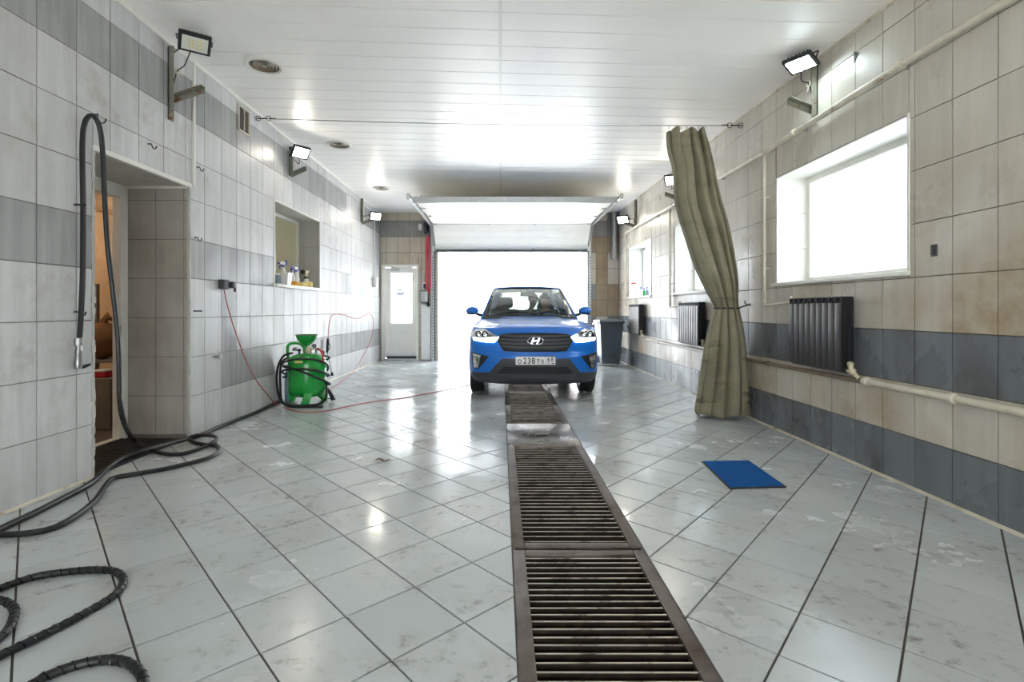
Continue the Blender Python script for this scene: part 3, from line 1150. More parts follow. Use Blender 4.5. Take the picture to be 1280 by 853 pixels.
floodlight('unlit floodlight on a rusty bracket high on the left wall, nearest the camera', -1, 4.5, 2.86, 3.50, (3.15, .30), (-2.57, 4.30, 3.44), (.35, -.5, -1), 'led_off')
floodlight('lit warm floodlight above the bottle window on the left wall', -1, 7.0, 3.02, 3.42, (3.14, .22), (-2.66, 6.8, 3.29), (.7, -.6, -.8), 'led_warm')
floodlight('lit warm floodlight at the far end of the left wall, near the white door', -1, 10.45, 2.98, 3.46, (3.06, .25), (-2.52, 10.3, 3.08), (.5, -.8, -.6), 'led_warm')
floodlight('lit bluish-white floodlight above the nearest right window', 1, 4.48, 2.88, 3.35, (3.04, .24), (2.555, 4.36, 3.30), (-.35, -.22, -1), 'led_cool')
floodlight('lit warm floodlight half behind the top of the canvas curtain', 1, 7.9, 2.9, 3.38, (3.0, .22), (2.60, 7.75, 3.16), (-.5, -.8, -.6), 'led_warm')
floodlight('lit warm floodlight at the far end of the right wall, beside the gate', 1, 10.4, 2.86, 3.42, (2.98, .25), (2.47, 10.35, 3.02), (-.5, -.8, -.6), 'led_warm')

# round vents in the ceiling
for i, (x, y, r, lab) in enumerate(((-2.255, 4.88, .175, 'large round ceiling vent nearest the camera'), (-2.265, 7.17, .175, 'middle round ceiling vent between two others'), (-2.25, 9.65, .165, 'small far round ceiling vent near the raised gate'))):
    t = thing('ceiling_vent', lab, 'vent', (x, y, zc(x, y)), group='round vents in the ceiling')
    MB().lathe([(r * .78, .004), (r * .78, -.012), (r * .9, -.018), (r, -.010), (r, .004)], (0, 0, 0), 32, cap=(False, False)).build('rim', M['white_pvc'], t)
    MB().lathe([(r * .79, .003), (.001, .003)], (0, 0, 0), 32).build('duct', M['dark_plastic'], t)
    for k in range(4):
        q = r * (.66 - .16 * k)
        MB().lathe([(q, -.002), (q + .014, -.010), (q + .018, -.010), (q + .004, .0), (q, -.002)], (0, 0, 0), 28, cap=(False, False)).build('ring', M['rust_pipe'], t)
    MB().lathe([(.03, .0), (.026, -.012), (.002, -.014)], (0, 0, 0), 16).build('hub', M['bracket'], t)

# square vent grille on the left wall
g = thing('wall_vent', 'small rectangular vent grille with louvres high on the left wall', 'vent', lw(5.76, 3.18, .006))
g.rotation_euler = (0, 0, -LA)
f = MB()
f.rng(0, .012, -.125, -.105, 0, .29).rng(0, .012, .105, .125, 0, .29).rng(0, .012, -.105, .105, 0, .02).rng(0, .012, -.105, .105, .27, .29).rng(0, .011, -.008, .008, .02, .27)
f.build('frame', M['cream_trim'], g, angle=0)
for k in range(12):
    MB().box((.005, 0, .03 + k * .021), (.012, .21, .003), rot=Euler((0, .7, 0))).build('louvre', M['rust_pipe'], g, angle=0)
MB().rng(.0005, .001, -.105, .105, .02, .27).build('backing', M['dark_plastic'], g, angle=0)

# cable duct, conduit and junction boxes
dct = thing('cable_duct', 'white cable duct running down from the ceiling to the alcove corner', 'cable duct', lw(4.83, AZ, .006))
dct.rotation_euler = (0, 0, -LA)
MB().rng(0, .016, -.012, .012, 0, zc(-2.9, 4.8) - AZ - .03).build('duct_body', M['white_pvc'], dct, angle=0)
MB().rng(.0161, .018, -.009, .009, 0, zc(-2.9, 4.8) - AZ - .03).build('duct_lid', M['white_pvc'], dct, angle=0)
j = thing('junction_box', 'white junction box with conduit in the far left corner beside the door', 'box', LP(469, 353, .05))
MB().bbox((0, 0, 0), (.09, .16, .22), .012).build('box_body', M['white_plastic'], j)
MB().bbox((.048, 0, 0), (.012, .14, .2), .004).build('box_lid', M['white_plastic'], j)
MB().tube([V(-.02, 0, .1), V(-.02, 0, 1.45)], .014, 8).build('conduit', M['white_pvc'], j)
MB().tube([V(.03, .085, -.06), V(.03, .13, -.06), V(.03, .13, .04)], .014, 6).build('plug', M['white_plastic'], j)

# outlet box with the red spray hose
o = LP(277, 356, .0)
t = thing('hose_outlet', 'grey outlet box on the left wall feeding the thin red hose', 'outlet', o + V(.006, 0, 0))
MB().bbox((.035, -.03, 0), (.07, .11, .10), .012).build('box_body', M['grey_plastic'], t)
MB().bbox((.055, .06, .0), (.09, .07, .07), .02).build('cap', M['black_plastic'], t)
MB().tube([V(.07, .09, -.01), V(.07, .12, -.03), V(.07, .12, -.07)], .012, 8).build('spout', M['black_rubber'], t)


def hose(name, pts, r, mat, label, cat, n=8, group=None, step=.05):
    p = spline(pts, step)
    o_ = MB().tube(p, r, n).build(name, M[mat], None, origin=p[0])
    return tag(o_, label, cat, group), p


def fl_pts(px, r):
    return [FP(a, b, r + .002 + (c[0] if c else 0)) for a, b, *c in px]


r = .006
pts = [LP(280, 362, .09), LP(286, 388, .05), LP(296, 420, .05), LP(308, 452, .05), LP(322, 478, .06), LP(334, 493, .10)] + \
    fl_pts([(346, 506), (362, 512), (384, 515.5), (410, 513.5), (440, 507), (475, 501), (505, 497.5), (540, 491), (575, 484), (600, 478), (640, 474)], r)
hose('red_hose', pts, r, 'red_hose', 'thin red hose hanging from the outlet box and crossing the floor towards the car', 'hose', 6)
pts = [LP(410, 426, .06), LP(411, 408, .05), LP(414, 396, .04), LP(420, 393, .03), LP(432, 394.5, .03), LP(442, 398, .03), LP(450, 397.5, .03), LP(458, 393, .03), LP(464, 394, .04), LP(467, 402, .05), LP(465.5, 418, .06), LP(459, 436, .08), LP(450, 452, .10), LP(445, 460, .13)] + \
    fl_pts([(437, 470), (424, 479), (411, 488), (406, 494)], r)
hose('red_hose', pts, r, 'red_hose', 'thin red hose looped on the left wall from the spray lance to the green tank', 'hose', 6)

# spray lance hanging on the wall
a = LP(410, 426, .06)
t = thing('spray_lance', 'black-handled spray lance hanging on the left wall above the green tank', 'spray lance', a)
gp, gt = LP(409, 441, .06) - a, LP(415, 466, .06) - a
MB().tube([V(0, 0, .04), V(0, 0, 0), gp * .5, gp], [.012, .022, .024, .018], 10).build('handle', M['black_plastic'], t)
MB().tube([gp, gp * .6 + gt * .4, gt], .007, 8).build('wand', M['steel'], t)
MB().tube([gt, gt + V(0, .01, -.05)], [.02, .024], 10).build('nozzle', M['black_plastic'], t)
MB().tube([gp * .2 + V(.02, 0, 0), gp * .5 + V(.045, 0, 0), gp * .8 + V(.02, 0, 0)], .006, 6).build('trigger', M['black_plastic'], t)

# black pressure hose: hung over a hook, down to the floor, into the heap
r = .0165
hk = LP(115, 146, .05)
t = thing('pressure_gun', 'grey pressure-washer gun end on the black hose hanging left of the alcove', 'spray gun', LP(98.5, 432, .05))
o = t.location
e = LP(97.5, 461, .05) - o
MB().tube([V(0, 0, .03), V(0, 0, -.03), e * .35, e * .4, e * .8, e], [.012, .02, .022, .018, .026, .02], 12).build('gun_body', M['steel'], t)
MB().tube([V(0, 0, .05), V(0, 0, .0)], .024, 8).build('collar', M['steel'], t)
MB().tube([e * .75, e * .95 + V(.0, .045, .0), e + V(.02, .08, .02)], [.018, .014, .008], 8).build('trigger', M['black_plastic'], t)
pts = [LP(99, 430, .05), LP(101, 400, .05), LP(103.5, 340, .05), LP(104, 260, .05), LP(103, 190, .05), LP(104.5, 160, .05), LP(109, 147.5, .06), LP(115, 144.5, .07), LP(121, 150, .08), LP(126, 166, .09), LP(129, 200, .10), LP(131, 250, .12), LP(135, 310, .14), LP(142, 370, .17), LP(147.5, 420, .20), LP(149, 460, .22), LP(150, 500, .26), LP(155, 528, .30)] + \
    fl_pts([(166, 548, .06), (182, 560, .0), (205, 567), (228, 567.5), (252, 560), (268, 552, .012), (270.5, 547.5, .02), (262, 544.5, .03), (246, 544.5, .02), (236, 548, .01), (242, 553), (256, 556), (268, 557), (273.5, 561), (271, 567), (258, 573.5), (232, 580.5), (205, 586.5), (182, 590.5), (158, 594.5), (141, 598), (131, 608), (120, 624), (106, 637), (91, 648), (68, 660), (41, 666), (0, 668.5), (-60, 662), (-140, 640)], r)
hose('pressure_hose', pts, r, 'black_rubber', 'black pressure hose hung over the wall hook and looping onto the floor by the alcove', 'hose', 10)
r = .019
pts = fl_pts([(352, 499.5), (340, 506), (318, 516.5), (300, 523.5), (275, 533.5), (248, 545), (215, 554, .012), (182, 563, .03), (158, 571, .012), (136, 584), (114, 604), (83, 621), (40, 643), (0, 662), (-70, 700), (-150, 760)], r)
hose('supply_hose', pts, r, 'black_rubber', 'thick black supply hose running along the foot of the left wall past the alcove', 'hose', 10)
# spiral-wrapped hose in the front corner
r = .0155
pts = fl_pts([(-120, 800), (-60, 762), (0, 736), (41, 722), (70, 717), (95, 714), (120, 712.5), (141, 714), (152, 720), (154, 730), (141, 746), (115, 762), (83, 779.5), (40, 801), (0, 820), (-60, 850), (-130, 850, .03), (-150, 800, .045), (-90, 756, .05), (-40, 742, .045), (0, 750.5, .02), (13, 756), (18.5, 765), (13, 783), (0, 797), (-50, 838, .0), (-70, 900), (-20, 915), (41, 856), (65, 843), (95, 832), (120, 826.5), (141, 825), (160, 829), (172, 838), (180, 853), (178, 890), (150, 930)], r)
p = spline(pts, .025)
ho = MB().tube(p, r, 12).build('wrapped_hose', M['black_rubber'], None, origin=p[0])
tag(ho, 'black spiral-wrapped hose coiled on the tiles in the front left corner', 'hose')
hel, dist = [], 0.0
for a, b in zip(p, p[1:]):
    tv = (b - a)
    u = Vector((0, 0, 1)).cross(tv)
    u = u.normalized() if u.length > 1e-6 else Vector((1, 0, 0))
    w_ = tv.normalized().cross(u)
    for k in range(8):
        f_ = k / 8
        ph = (dist + tv.length * f_) / .036 * 2 * PI
        hel.append(a + tv * f_ + (u * math.cos(ph) + w_ * math.sin(ph)) * (r - .0008) - p[0])
    dist += tv.length
MB().tube(hel, .003, 4).build('spiral_wrap', M['gloss_black'], ho)

# wall hooks
for i, (px, py, lab) in enumerate(((115, 143, 'black steel hook carrying the pressure hose left of the alcove'), (185, 180, 'bare black hook above the alcove opening'), (246, 209, 'small bare hook right of the alcove corner, upper one'), (93, 390, 'bare black hook beside the hanging hose at waist height'), (243.5, 297, 'small bare hook right of the alcove corner, middle one'), (93, 256, 'short black peg high beside the hanging hose'), (242, 389, 'short black peg low beside the alcove corner'))):
    p0 = LP(px, py, .004)
    t = thing('wall_hook', lab, 'hook', p0, group='hooks on the left wall')
    if 'peg' in lab:
        MB().tube([V(0, 0, 0), V(.08, 0, 0)], .006, 6).build('peg', M['black_plastic'], t)
    else:
        s = 1.5 if i == 0 else 1.0
        MB().tube([V(0, 0, .0), V(.03 * s, 0, -.0)] + [V(.03 + .0 * k, .03 * s * (1 - math.cos(k * PI / 6)) - .0, -.03 * s * math.sin(k * PI / 6)) for k in range(1, 7)], .005, 6).build('hook_bend', M['black_plastic'], t)
    MB().lathe([(.012, 0), (.012, .004)], (0, 0, 0), 10, 'X').build('plate', M['steel'], t)
p0 = LP(268, 446, .006)
t = thing('wall_tap', 'small steel tap stub on the left wall below the outlet box', 'tap', p0)
MB().tube([V(0, 0, 0), V(.05, 0, 0)], .014, 8).build('stub', M['galv'], t)
MB().lathe([(.026, 0), (.03, .008), (.026, .016)], (.05, 0, 0), 12, 'X').build('flange', M['galv'], t)
MB().tube([V(.04, .02, 0), V(.04, .07, .005)], .009, 8).build('lever', M['galv'], t)

# black mat in the alcove, blue mat on the floor
t = thing('doormat', 'black rubber mat on the floor of the alcove', 'mat', (-3.22, 4.2, .0005))
MB().bbox((0, 0, .006), (.62, 1.04, .012), .004).build('base', M['black_rubber'], t)
rb = MB()
for k in range(24):
    rb.rng(-.28, .28, -.49 + k * .042, -.47 + k * .042, .012, .017)
rb.build('rib', M['dark_plastic'], t, angle=0)
cs = [V(1.525, 3.413, 0), V(1.921, 3.444, 0), V(1.957, 4.04, 0), V(1.577, 4.02, 0)]
cc = sum(cs, V(0, 0, 0)) / 4
t = thing('blue_mat', 'blue ribbed mat with black edge lying right of the drain', 'mat', cc + V(0, 0, .0005))
MB().prism([c - cc for c in cs], V(0, 0, .008)).build('border', M['black_rubber'], t, angle=0)
ii = [(c - cc) * .95 + V(0, 0, .0075) for c in cs]
MB().prism(ii, V(0, 0, .005)).build('pile', M['blue_pile'], t, angle=0)
rb = MB()
for k in range(30):
    f_ = (k + .5) / 30
    a, b = ii[0].lerp(ii[3], f_), ii[1].lerp(ii[2], f_)
    rb.tube([a + V(0, 0, .005), b + V(0, 0, .005)], .0035, 5)
rb.build('rib', M['blue_pile'], t)

# dead leaf
t = thing('dead_leaf', 'small dry brown leaf lying on the wet floor tiles left of the drain', 'leaf', FP(478, 576.5, .002))
MB().grid(lambda u, v: V((u - .5) * .11, (v - .5) * .045 * math.sin(PI * min(max(u, .02), .98)), .004 + .012 * abs(v - .5) + .01 * math.sin(u * 7)), 8, 4).build('blade', M['leaf'], t, solid=.001)
MB().tube([V(.05, 0, .008), V(.075, .012, .004)], .0015, 5).build('stalk', M['leaf'], t)

# ---------------------------------------------------------------- drain grates


def grate(y0, y1, n, label, sag=False):
    t = thing('drain_grate', label, 'grate', ((PX0 + PX1) / 2, y0, .0), group='steel grates along the drain')
    hw = (PX1 - PX0) / 2 - .003
    L = y1 - y0
    fw = .058
    for nm, q in (('side_bar', (-hw, -hw + fw, 0, L)), ('side_bar', (hw - fw, hw, 0, L)), ('end_bar', (-hw + fw, hw - fw, 0, .05)), ('end_bar', (-hw + fw, hw - fw, L - .05, L))):
        MB().bbox(((q[0] + q[1]) / 2, (q[2] + q[3]) / 2, -.018), (q[1] - q[0] - .0015, q[3] - q[2] - .0015, .044), .003).build(nm, M['frame_steel'], t)
    me = None
    for k in range(n):
        y = .05 + (L - .10) * (k + .5) / n
        if me is None:
            me = MB().box((0, 0, -.022), (2 * hw - 2 * fw, .0045, .036)).mesh('slat', M['slat_shaded_steel'], 0)
            mt = MB().box((0, 0, -.003), (2 * hw - 2 * fw, .0052, .003)).mesh('lit_worn_edge', M['slat_lit_worn'], 0)  # pale strip paints the light along the worn top
        s = bpy.data.objects.new('slat', me)
        C.objects.link(s)
        s.parent = t
        s.location = (0, y, random.uniform(-.002, .001))
        s.rotation_euler = (random.uniform(-.06, .06), 0, random.uniform(-.003, .003))
        e = bpy.data.objects.new('lit_worn_edge', mt)
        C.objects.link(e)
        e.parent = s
    for x in (-hw * .45, 0, hw * .45):
        MB().rng(x - .004, x + .004, .05, L - .05, -.075, -.042).build('cross_bar', M['frame_steel'], t, angle=0)
    return t


grate(.62, 2.545, 40, 'nearest drain grate with wide gaps and worn slats, their tops painted bright as if lit')
grate(2.575, 4.515, 32, 'long dirty drain grate between the nearest grate and the steel plate')
grate(5.375, 6.38, 20, 'short drain grate just beyond the steel plate, in front of the car')
grate(6.41, 8.40, 30, 'drain grate lying under the front of the blue car')
grate(8.43, 11.35, 40, 'far drain grate hidden beneath the rear of the blue car')
t = thing('cover_plate', 'solid wet steel cover plate between the drain grates', 'plate', ((PX0 + PX1) / 2, 4.525, 0))
MB().bbox((0, .42, -.004), (PX1 - PX0 - .008, .835, .016), .004).build('sheet', M['plate_steel'], t)
MB().tube([V(-.06, .30, .006), V(-.06, .30, .02), V(.07, .34, .02), V(.07, .34, .006)], .006, 6).build('lift_handle', M['steel'], t)
MB().ball((-.02, .33, .002), .075, 14, (1.4, .6, .1)).build('rust_crust', M['gunk'], t)

# ---------------------------------------------------------------- radiators and pipes


def radiator(y0, y1, label, n, grp='black radiators under the right windows'):
    zb, zt = .70, 1.30
    t = thing('radiator', label, 'radiator', (2.67, (y0 + y1) / 2, zb), group=grp)
    H, L = zt - zb, y1 - y0
    p = L / n
    for k in range(n):
        y = -L / 2 + p * (k + .5)
        s = MB()
        s.bbox((-.047, 0, H / 2 - .012), (.006, p - .006, H - .075), .002)          # front plate
        s.rng(-.045, .04, -.004, .004, .03, H - .03)                               # web
        s.rng(-.04, .045, -p / 2 + .012, -p / 2 + .015, .05, H - .05).rng(-.04, .045, p / 2 - .015, p / 2 - .012, .05, H - .05)
        s.tube([V(0, 0, .03), V(0, 0, H - .03)], .014, 8)
        s.tube([V(0, -p / 2 + .001, .03), V(0, p / 2 - .001, .03)], .026, 10).tube([V(0, -p / 2 + .001, H - .035), V(0, p / 2 - .001, H - .035)], .026, 10)
        so = s.build('section', M['radiator'], t)
        so.location = (0, y, 0)
        c = MB()
        c.rng(-.045, .045, -p / 2 + .004, -p / 2 + .010, H - .05, H).rng(-.045, .045, p / 2 - .010, p / 2 - .004, H - .05, H)
        c.rng(-.045, -.038, -p / 2 + .01, p / 2 - .01, H - .008, H).rng(.0, .045, -p / 2 + .01, p / 2 - .01, H - .008, H)
        c.build('top_vent', M['radiator_dark'], so, angle=0)
    e = MB()
    for s in (-1,):
        e.rng(-.044, .046, s * L / 2 - .004, s * L / 2 + .004, .02, H - .005)
        for k in range(3):
            e.rng(-.035 + k * .03, -.025 + k * .03, s * L / 2 - .012, s * L / 2, .06, H - .06)
    e.build('end_panel', M['radiator_dark'], t, angle=0)
    v = MB()
    v.tube([V(.0, -L / 2 - .005, .03), V(0, -L / 2 - .06, .03), V(.02, -L / 2 - .10, -.02)], .016, 10).ball((0, -L / 2 - .06, .03), .026, 10)
    v.tube([V(0, -L / 2 - .055, .03), V(-.01, -L / 2 - .05, .075)], [.016, .022], 10).ball((-.01, -L / 2 - .05, .085), .026, 10, (1, 1, .8))
    v.build('valve', M['brass'], t)
    v = MB()
    v.tube([V(.0, L / 2 + .0, H - .035), V(0, L / 2 + .09, H - .035)], .014, 10).ball((0, L / 2 + .045, H - .035), .025, 10).tube([V(0, L / 2 + .045, H - .02), V(0, L / 2 + .045, H + .02)], [.02, .022], 8)
    v.build('valve', M['brass'], t)
    MB().tube([V(.03, -L / 2 + .12, H - .06), V(.085, -L / 2 + .12, H - .06)], .008, 6).tube([V(.03, L / 2 - .12, H - .06), V(.085, L / 2 - .12, H - .06)], .008, 6).build('wall_peg', M['steel'], t)
    return t


radiator(3.945, 4.66, 'dark ten-section radiator under the nearest right window, right of the curtain', 9)
radiator(6.80, 7.58, 'dark radiator under the middle right window, left of the curtain', 9)
radiator(9.74, 10.5, 'dark radiator under the farthest right window, beside the bin', 9)


def pipe(name, pts, r, mat, label, joints=()):
    t = thing(name, label, 'pipe', pts[0])
    o_ = Vector(pts[0])
    MB().tube([Vector(p) - o_ for p in pts], r, 12).build('pipe_run', M[mat], t)
    for q, ax in joints:
        c = Vector(q) - o_
        d = {'Y': V(0, .028, 0), 'Z': V(0, 0, .028)}[ax]
        MB().tube([c - d, c - d * .7, c + d * .7, c + d], [r * 1.15, r * 1.45, r * 1.45, r * 1.15], 12).build('coupling', M[mat], t)
    return t, o_


X = 2.715
t, o_ = pipe('heating_pipe', [(X, -1.0, .665), (X, 3.84, .665)], .023, 'cream_pipe', 'thick cream heating pipe low on the right wall, nearest part', [((X, 3.08, .665), 'Y'), ((X, 3.8, .665), 'Y')])
t, o_ = pipe('heating_pipe', [(X, 3.845, .66), (X, 6.66, .64)], .018, 'rust_pipe', 'stained heating pipe passing below the nearest radiator and behind the curtain', [((X, 5.2, .65), 'Y')])
t, o_ = pipe('heating_pipe', [(X, 6.665, .64), (X, 9.55, .635)], .018, 'cream_pipe', 'thin cream heating pipe between the two far radiators on the right wall', [((X, 8.8, .636), 'Y')])
ups = [(X, 2.4, 2.83), (X, 3.45, 2.85)]
t, o_ = pipe('ceiling_pipe', [(X - .01, .5, 2.83), (X - .01, 3.46, 2.855), (X - .01, 5.25, 2.815), (X, 8.1, 2.85), (X, 11.2, 2.87)], .024, 'cream_pipe', 'long cream pipe running high along the right wall above the windows', [((X - .01, 3.46, 2.855), 'Y'), ((X - .01, 4.72, 2.827), 'Y'), ((X - .01, 5.25, 2.815), 'Y'), ((X, 8.1, 2.85), 'Y')])
cl_ = [(3.46, 2.855), (4.6, 2.83), (6.3, 2.83), (8.9, 2.856)]
for y, z in cl_:
    MB().rng(0, .035, -.01, .01, -.03, .03).build('pipe_clip', M['galv'], t, angle=0).location = V(X + .006, y, z) - o_
for y, yr, lab in ((5.27, 4.76, 'cream drop pipe beside the nearest right window, left of the radiator'), (8.22, 7.68, 'cream drop pipe between the middle and far right windows'), (11.12, 10.6, 'cream drop pipe at the far end of the right wall by the bin')):
    t, o_ = pipe('drop_pipe', [(X, y, 2.80), (X, y, 1.255), (X, y - .02, 1.24), (X - .02, y - .06, 1.235), (2.67, yr, 1.262)], .015, 'cream_pipe', lab, [((X, y, 2.79), 'Z')])
    for z in (2.35, 1.62):
        MB().rng(.0, .03, -.03, .03, -.007, .007).build('pipe_clip', M['white_plastic'], t, angle=0).location = V(X + .006, y, z) - o_
t, o_ = pipe('drain_pipe', [(2.64, 11.9, 2.36), (2.64, 11.9, 3.44)], .07, 'galv', 'grey vertical drain pipe in the far right corner above the bin')

# small things on the right wall
p0 = RP(1168, 313, .006)
t = thing('wall_plate', 'small dark rounded plate stuck on the right wall near the nearest window', 'plate', p0)
MB().bbox((-.004, 0, 0), (.008, .045, .075), .003).build('plate_body', M['grey_plastic'], t)
MB().bbox((-.009, 0, 0), (.003, .032, .06), .001).build('plate_face', M['black_plastic'], t)
p0 = RP(1070, 70, .007)
t = thing('tile_chip', 'dark hole of a chipped tile corner high on the right wall', 'chip', p0)
MB().prism([V(0, .02, -.045), V(0, .02, .045), V(0, -.012, .022), V(0, -.035, .012), V(0, -.01, -.015)], V(-.003, 0, 0)).build('hole', M['gunk'], t, angle=0)

# ---------------------------------------------------------------- wire and canvas curtain
wa, wb_ = LP(320, 148, .01), RP(929, 157, .01)
t = thing('curtain_wire', 'taut steel wire stretched across the bay below the ceiling', 'wire', wa)
d = wb_ - wa
wpts = [d * (k / 24) + V(0, 0, -.03 * math.sin(PI * k / 24)) for k in range(25)]
MB().tube(wpts, .0055, 6).build('wire', M['steel'], t)
for q, sgn in ((V(0, 0, 0), 1), (d, -1)):
    e = MB()
    u = d.normalized() * sgn
    e.tube([q + u * .02, q + u * .14], .008, 8).tube([q + u * .16, q + u * .24], .008, 8)
    for k in range(2):
        c = q + u * (.03 + .12 * k)
        e.tube([c + V(0, 0, .03 * math.sin(a)) + u * (.03 * math.cos(a)) for a in [2 * PI * i / 10 for i in range(11)]], .004, 6)
    e.build('turnbuckle', M['black_plastic'], t)
    MB().lathe([(.03, 0), (.03, .006)], q + V(-.004 * sgn, 0, 0), 10, 'X').build('anchor', M['steel'], t)

CY = 5.82
rows_ = [(166, 836, 880), (178, 836, 884), (192, 838, 887), (206, 842, 890), (232, 844, 895), (252, 845, 900), (276, 851, 907), (300, 859, 912), (330, 869, 917), (355, 880, 920), (375, 890, 921), (384, 894, 922), (392, 893, 924), (405, 889, 926), (430, 884, 929), (465, 878, 932), (495, 874, 933.5), (513, 871, 934), (517, 872, 933)]
tl_ = [(a, b) for a, b, c in rows_]
tr_ = [(a, c) for a, b, c in rows_]


def curtain(u, v):
    py = 166 + 351 * v
    a = 2 * PI * u
    yc = CY - .10 * min(1, max(0, (v - .3) / .4))
    xl, xr = YP(smooth(tl_, py), py, yc), YP(smooth(tr_, py), py, yc)
    hw = (xr.x - xl.x) / 2
    tie = math.exp(-((py - 386) / 26) ** 2)
    dp = (.13 - .065 * tie) * (1.0 if v < .62 else 1 + .55 * (v - .62) / .38)
    top = max(0, 1 - v / .10)
    tw = .5 * v + .18 * math.sin(v * 5)
    shp = lambda q: math.copysign(abs(math.sin(q)) ** .6, math.sin(q)) if math.sin(q) > 0 else math.sin(q)
    fold = .62 * shp(11 * a + 2.2 * tw + .8 * math.sin(v * 6)) + .34 * shp(6 * a - 1.7 * tw + 1.1) + .20 * math.sin(19 * a + 3 * v)
    k = 1 + (.46 - .16 * tie) * fold - .12
    x = (xl.x + xr.x) / 2 + hw * math.cos(a) * (1 + (.10 * fold if abs(math.cos(a)) < .85 else .03 * fold))
    y = yc + dp * math.sin(a) * .85 + (.062 - .030 * tie) * fold
    x += (.020 - .010 * tie) * math.cos(11 * a + 2.2 * tw + .8 * math.sin(v * 6)) * abs(math.sin(a))
    z = xl.z
    if v > .97:
        z += .02 * math.sin(5 * a + 1) * (v - .97) / .03
    if v < .08:
        z += (.03 * math.sin(7 * a)) * (1 - v / .08)
    return V(x, y, z)


ct = thing('curtain', 'dirty olive canvas curtain bunched on a wire and tied at the middle', 'curtain', (2.5, CY, 0))
mb = MB()
NU, NV = 220, 120
vs = [curtain(i / NU, j_ / NV) - ct.location for j_ in range(NV + 1) for i in range(NU)]
fs = [(j_ * NU + i, j_ * NU + (i + 1) % NU, (j_ + 1) * NU + (i + 1) % NU, (j_ + 1) * NU + i) for j_ in range(NV) for i in range(NU)]
mb.add(vs, fs)
mb.build('cloth', M['canvas'], ct, angle=80, solid=.006)
for k in range(7):
    x = 1.92 + .40 * k / 6
    f_ = (x - wa.x) / d.x
    c = wa + d * f_ + V(0, 0, -.03 * math.sin(PI * f_)) - ct.location
    MB().tube([c + V(.003 * math.sin(a), .022 * math.cos(a), .022 * math.sin(a) - .018) for a in [2 * PI * i / 12 for i in range(13)]], .0025, 5).build('ring', M['steel'], ct)
rp = thing('curtain_tie', 'dark rope tying the canvas curtain to a hook on the right wall', 'rope', (2.6, CY, 0))
pts = []
v0 = (385.5 - 166) / 351
for i in range(41):
    q = curtain(i / 40, v0)
    c = YP(908, 385.5, CY - .07)
    q = c + (q - c) * 1.06
    pts.append(q)
hkp = RP(936, 381, .02)
MB().tube([p - rp.location for p in pts], .009, 8).build('loop', M['black_rubber'], rp)
MB().tube([pts[0] - rp.location, hkp - rp.location], .007, 6).build('tail', M['black_rubber'], rp)
t = thing('wall_hook', 'black hook on the right wall holding the curtain rope', 'hook', hkp + V(.015, 0, 0))
MB().tube([V(0, 0, 0), V(-.04, 0, 0), V(-.06, 0, .02), V(-.055, 0, .045)], .006, 6).build('hook_bend', M['black_plastic'], t)
MB().lathe([(.018, -.004), (.018, .0)], (0, 0, 0), 10, 'X').build('plate', M['black_plastic'], t)

# ---------------------------------------------------------------- green foam tank
T0 = V(-2.50, 6.62, 0)
t = thing('foam_tank', 'green foam tank with funnel and coiled black hose by the left wall', 'tank', T0)
R_ = .235
prof = [(.02, .10), (.10, .105), (.17, .125), (.215, .16), (R_, .21), (R_, .42), (R_, .60), (.222, .645), (.185, .685), (.12, .712), (.04, .722), (.02, .722)]
bd = MB().lathe(prof, (0, 0, 0), 40).build('tank_body', M['green_paint'], t)
MB().lathe([(R_ + .002, .205), (R_ + .005, .21), (R_ + .002, .215)], (0, 0, 0), 40, cap=(False, False)).lathe([(R_ + .002, .595), (R_ + .005, .60), (R_ + .002, .605)], (0, 0, 0), 40, cap=(False, False)).build('weld_seam', M['green_paint'], bd)
MB().box((-.02, -R_ - .002, .62), (.10, .006, .028), rot=Euler((-.5, 0, 0))).build('label_plate', M['sponge_pale'], bd, angle=0)
for a in (-1.15, 1.0, 3.1):
    c, s = math.cos(a), math.sin(a)
    MB().prism([V(.12 * c - .05 * s, .12 * s + .05 * c, .15), V(.23 * c - .05 * s, .23 * s + .05 * c, .19), V(.235 * c, .235 * s, .0), V(.215 * c, .215 * s, 0)], V(s * .10, -c * .10, 0)).build('leg', M['green_paint'], t, angle=0)
MB().tube([V(0, 0, .71), V(0, 0, .84)], [.022, .018], 12).lathe([(.035, .735), (.035, .765)], (0, 0, 0), 6).build('neck', M['brass'], t)
fn = MB()
fn.lathe([(.018, .80), (.022, .835), (.07, .87), (.115, .93), (.135, 1.0), (.139, 1.003), (.135, 1.0), (.112, .935), (.067, .876), (.015, .838)], (-.01, 0, 0), 28, cap=(False, True))
fu = fn.build('funnel', M['green_paint'], t)
MB().lathe([(.134, .998), (.1405, 1.002), (.134, 1.006)], (-.01, 0, 0), 28, cap=(False, False)).build('rim', M['rust_pipe'], fu)
MB().tube(spline([V(-.04, .02, .70), V(-.05, .02, .80), V(-.10, .02, .86), V(-.19, .02, .875), V(-.255, .02, .845), V(-.265, .02, .76), V(-.245, .02, .60)], .03), .02, 10).build('carry_handle', M['green_paint'], t)
vv = MB()
vv.tube([V(.06, -.03, .70), V(.06, -.03, .79), V(.14, -.05, .80)], .014, 10).ball((.06, -.03, .79), .026, 10).tube([V(.06, -.03, .80), V(.02, -.04, .83)], .008, 6)
vv.build('outlet_valve', M['brass'], t)
vv = MB()
vv.tube([V(.10, .03, .70), V(.10, .03, .80), V(.10, -.02, .83)], .012, 10).lathe([(.034, -.012), (.036, 0), (.034, .012)], (.10, -.03, .84), 16, '-Y').tube([V(.13, .03, .77), V(.18, 0, .76)], .012, 8)
vv.build('pressure_gauge', M['steel'], t)
vv = MB()
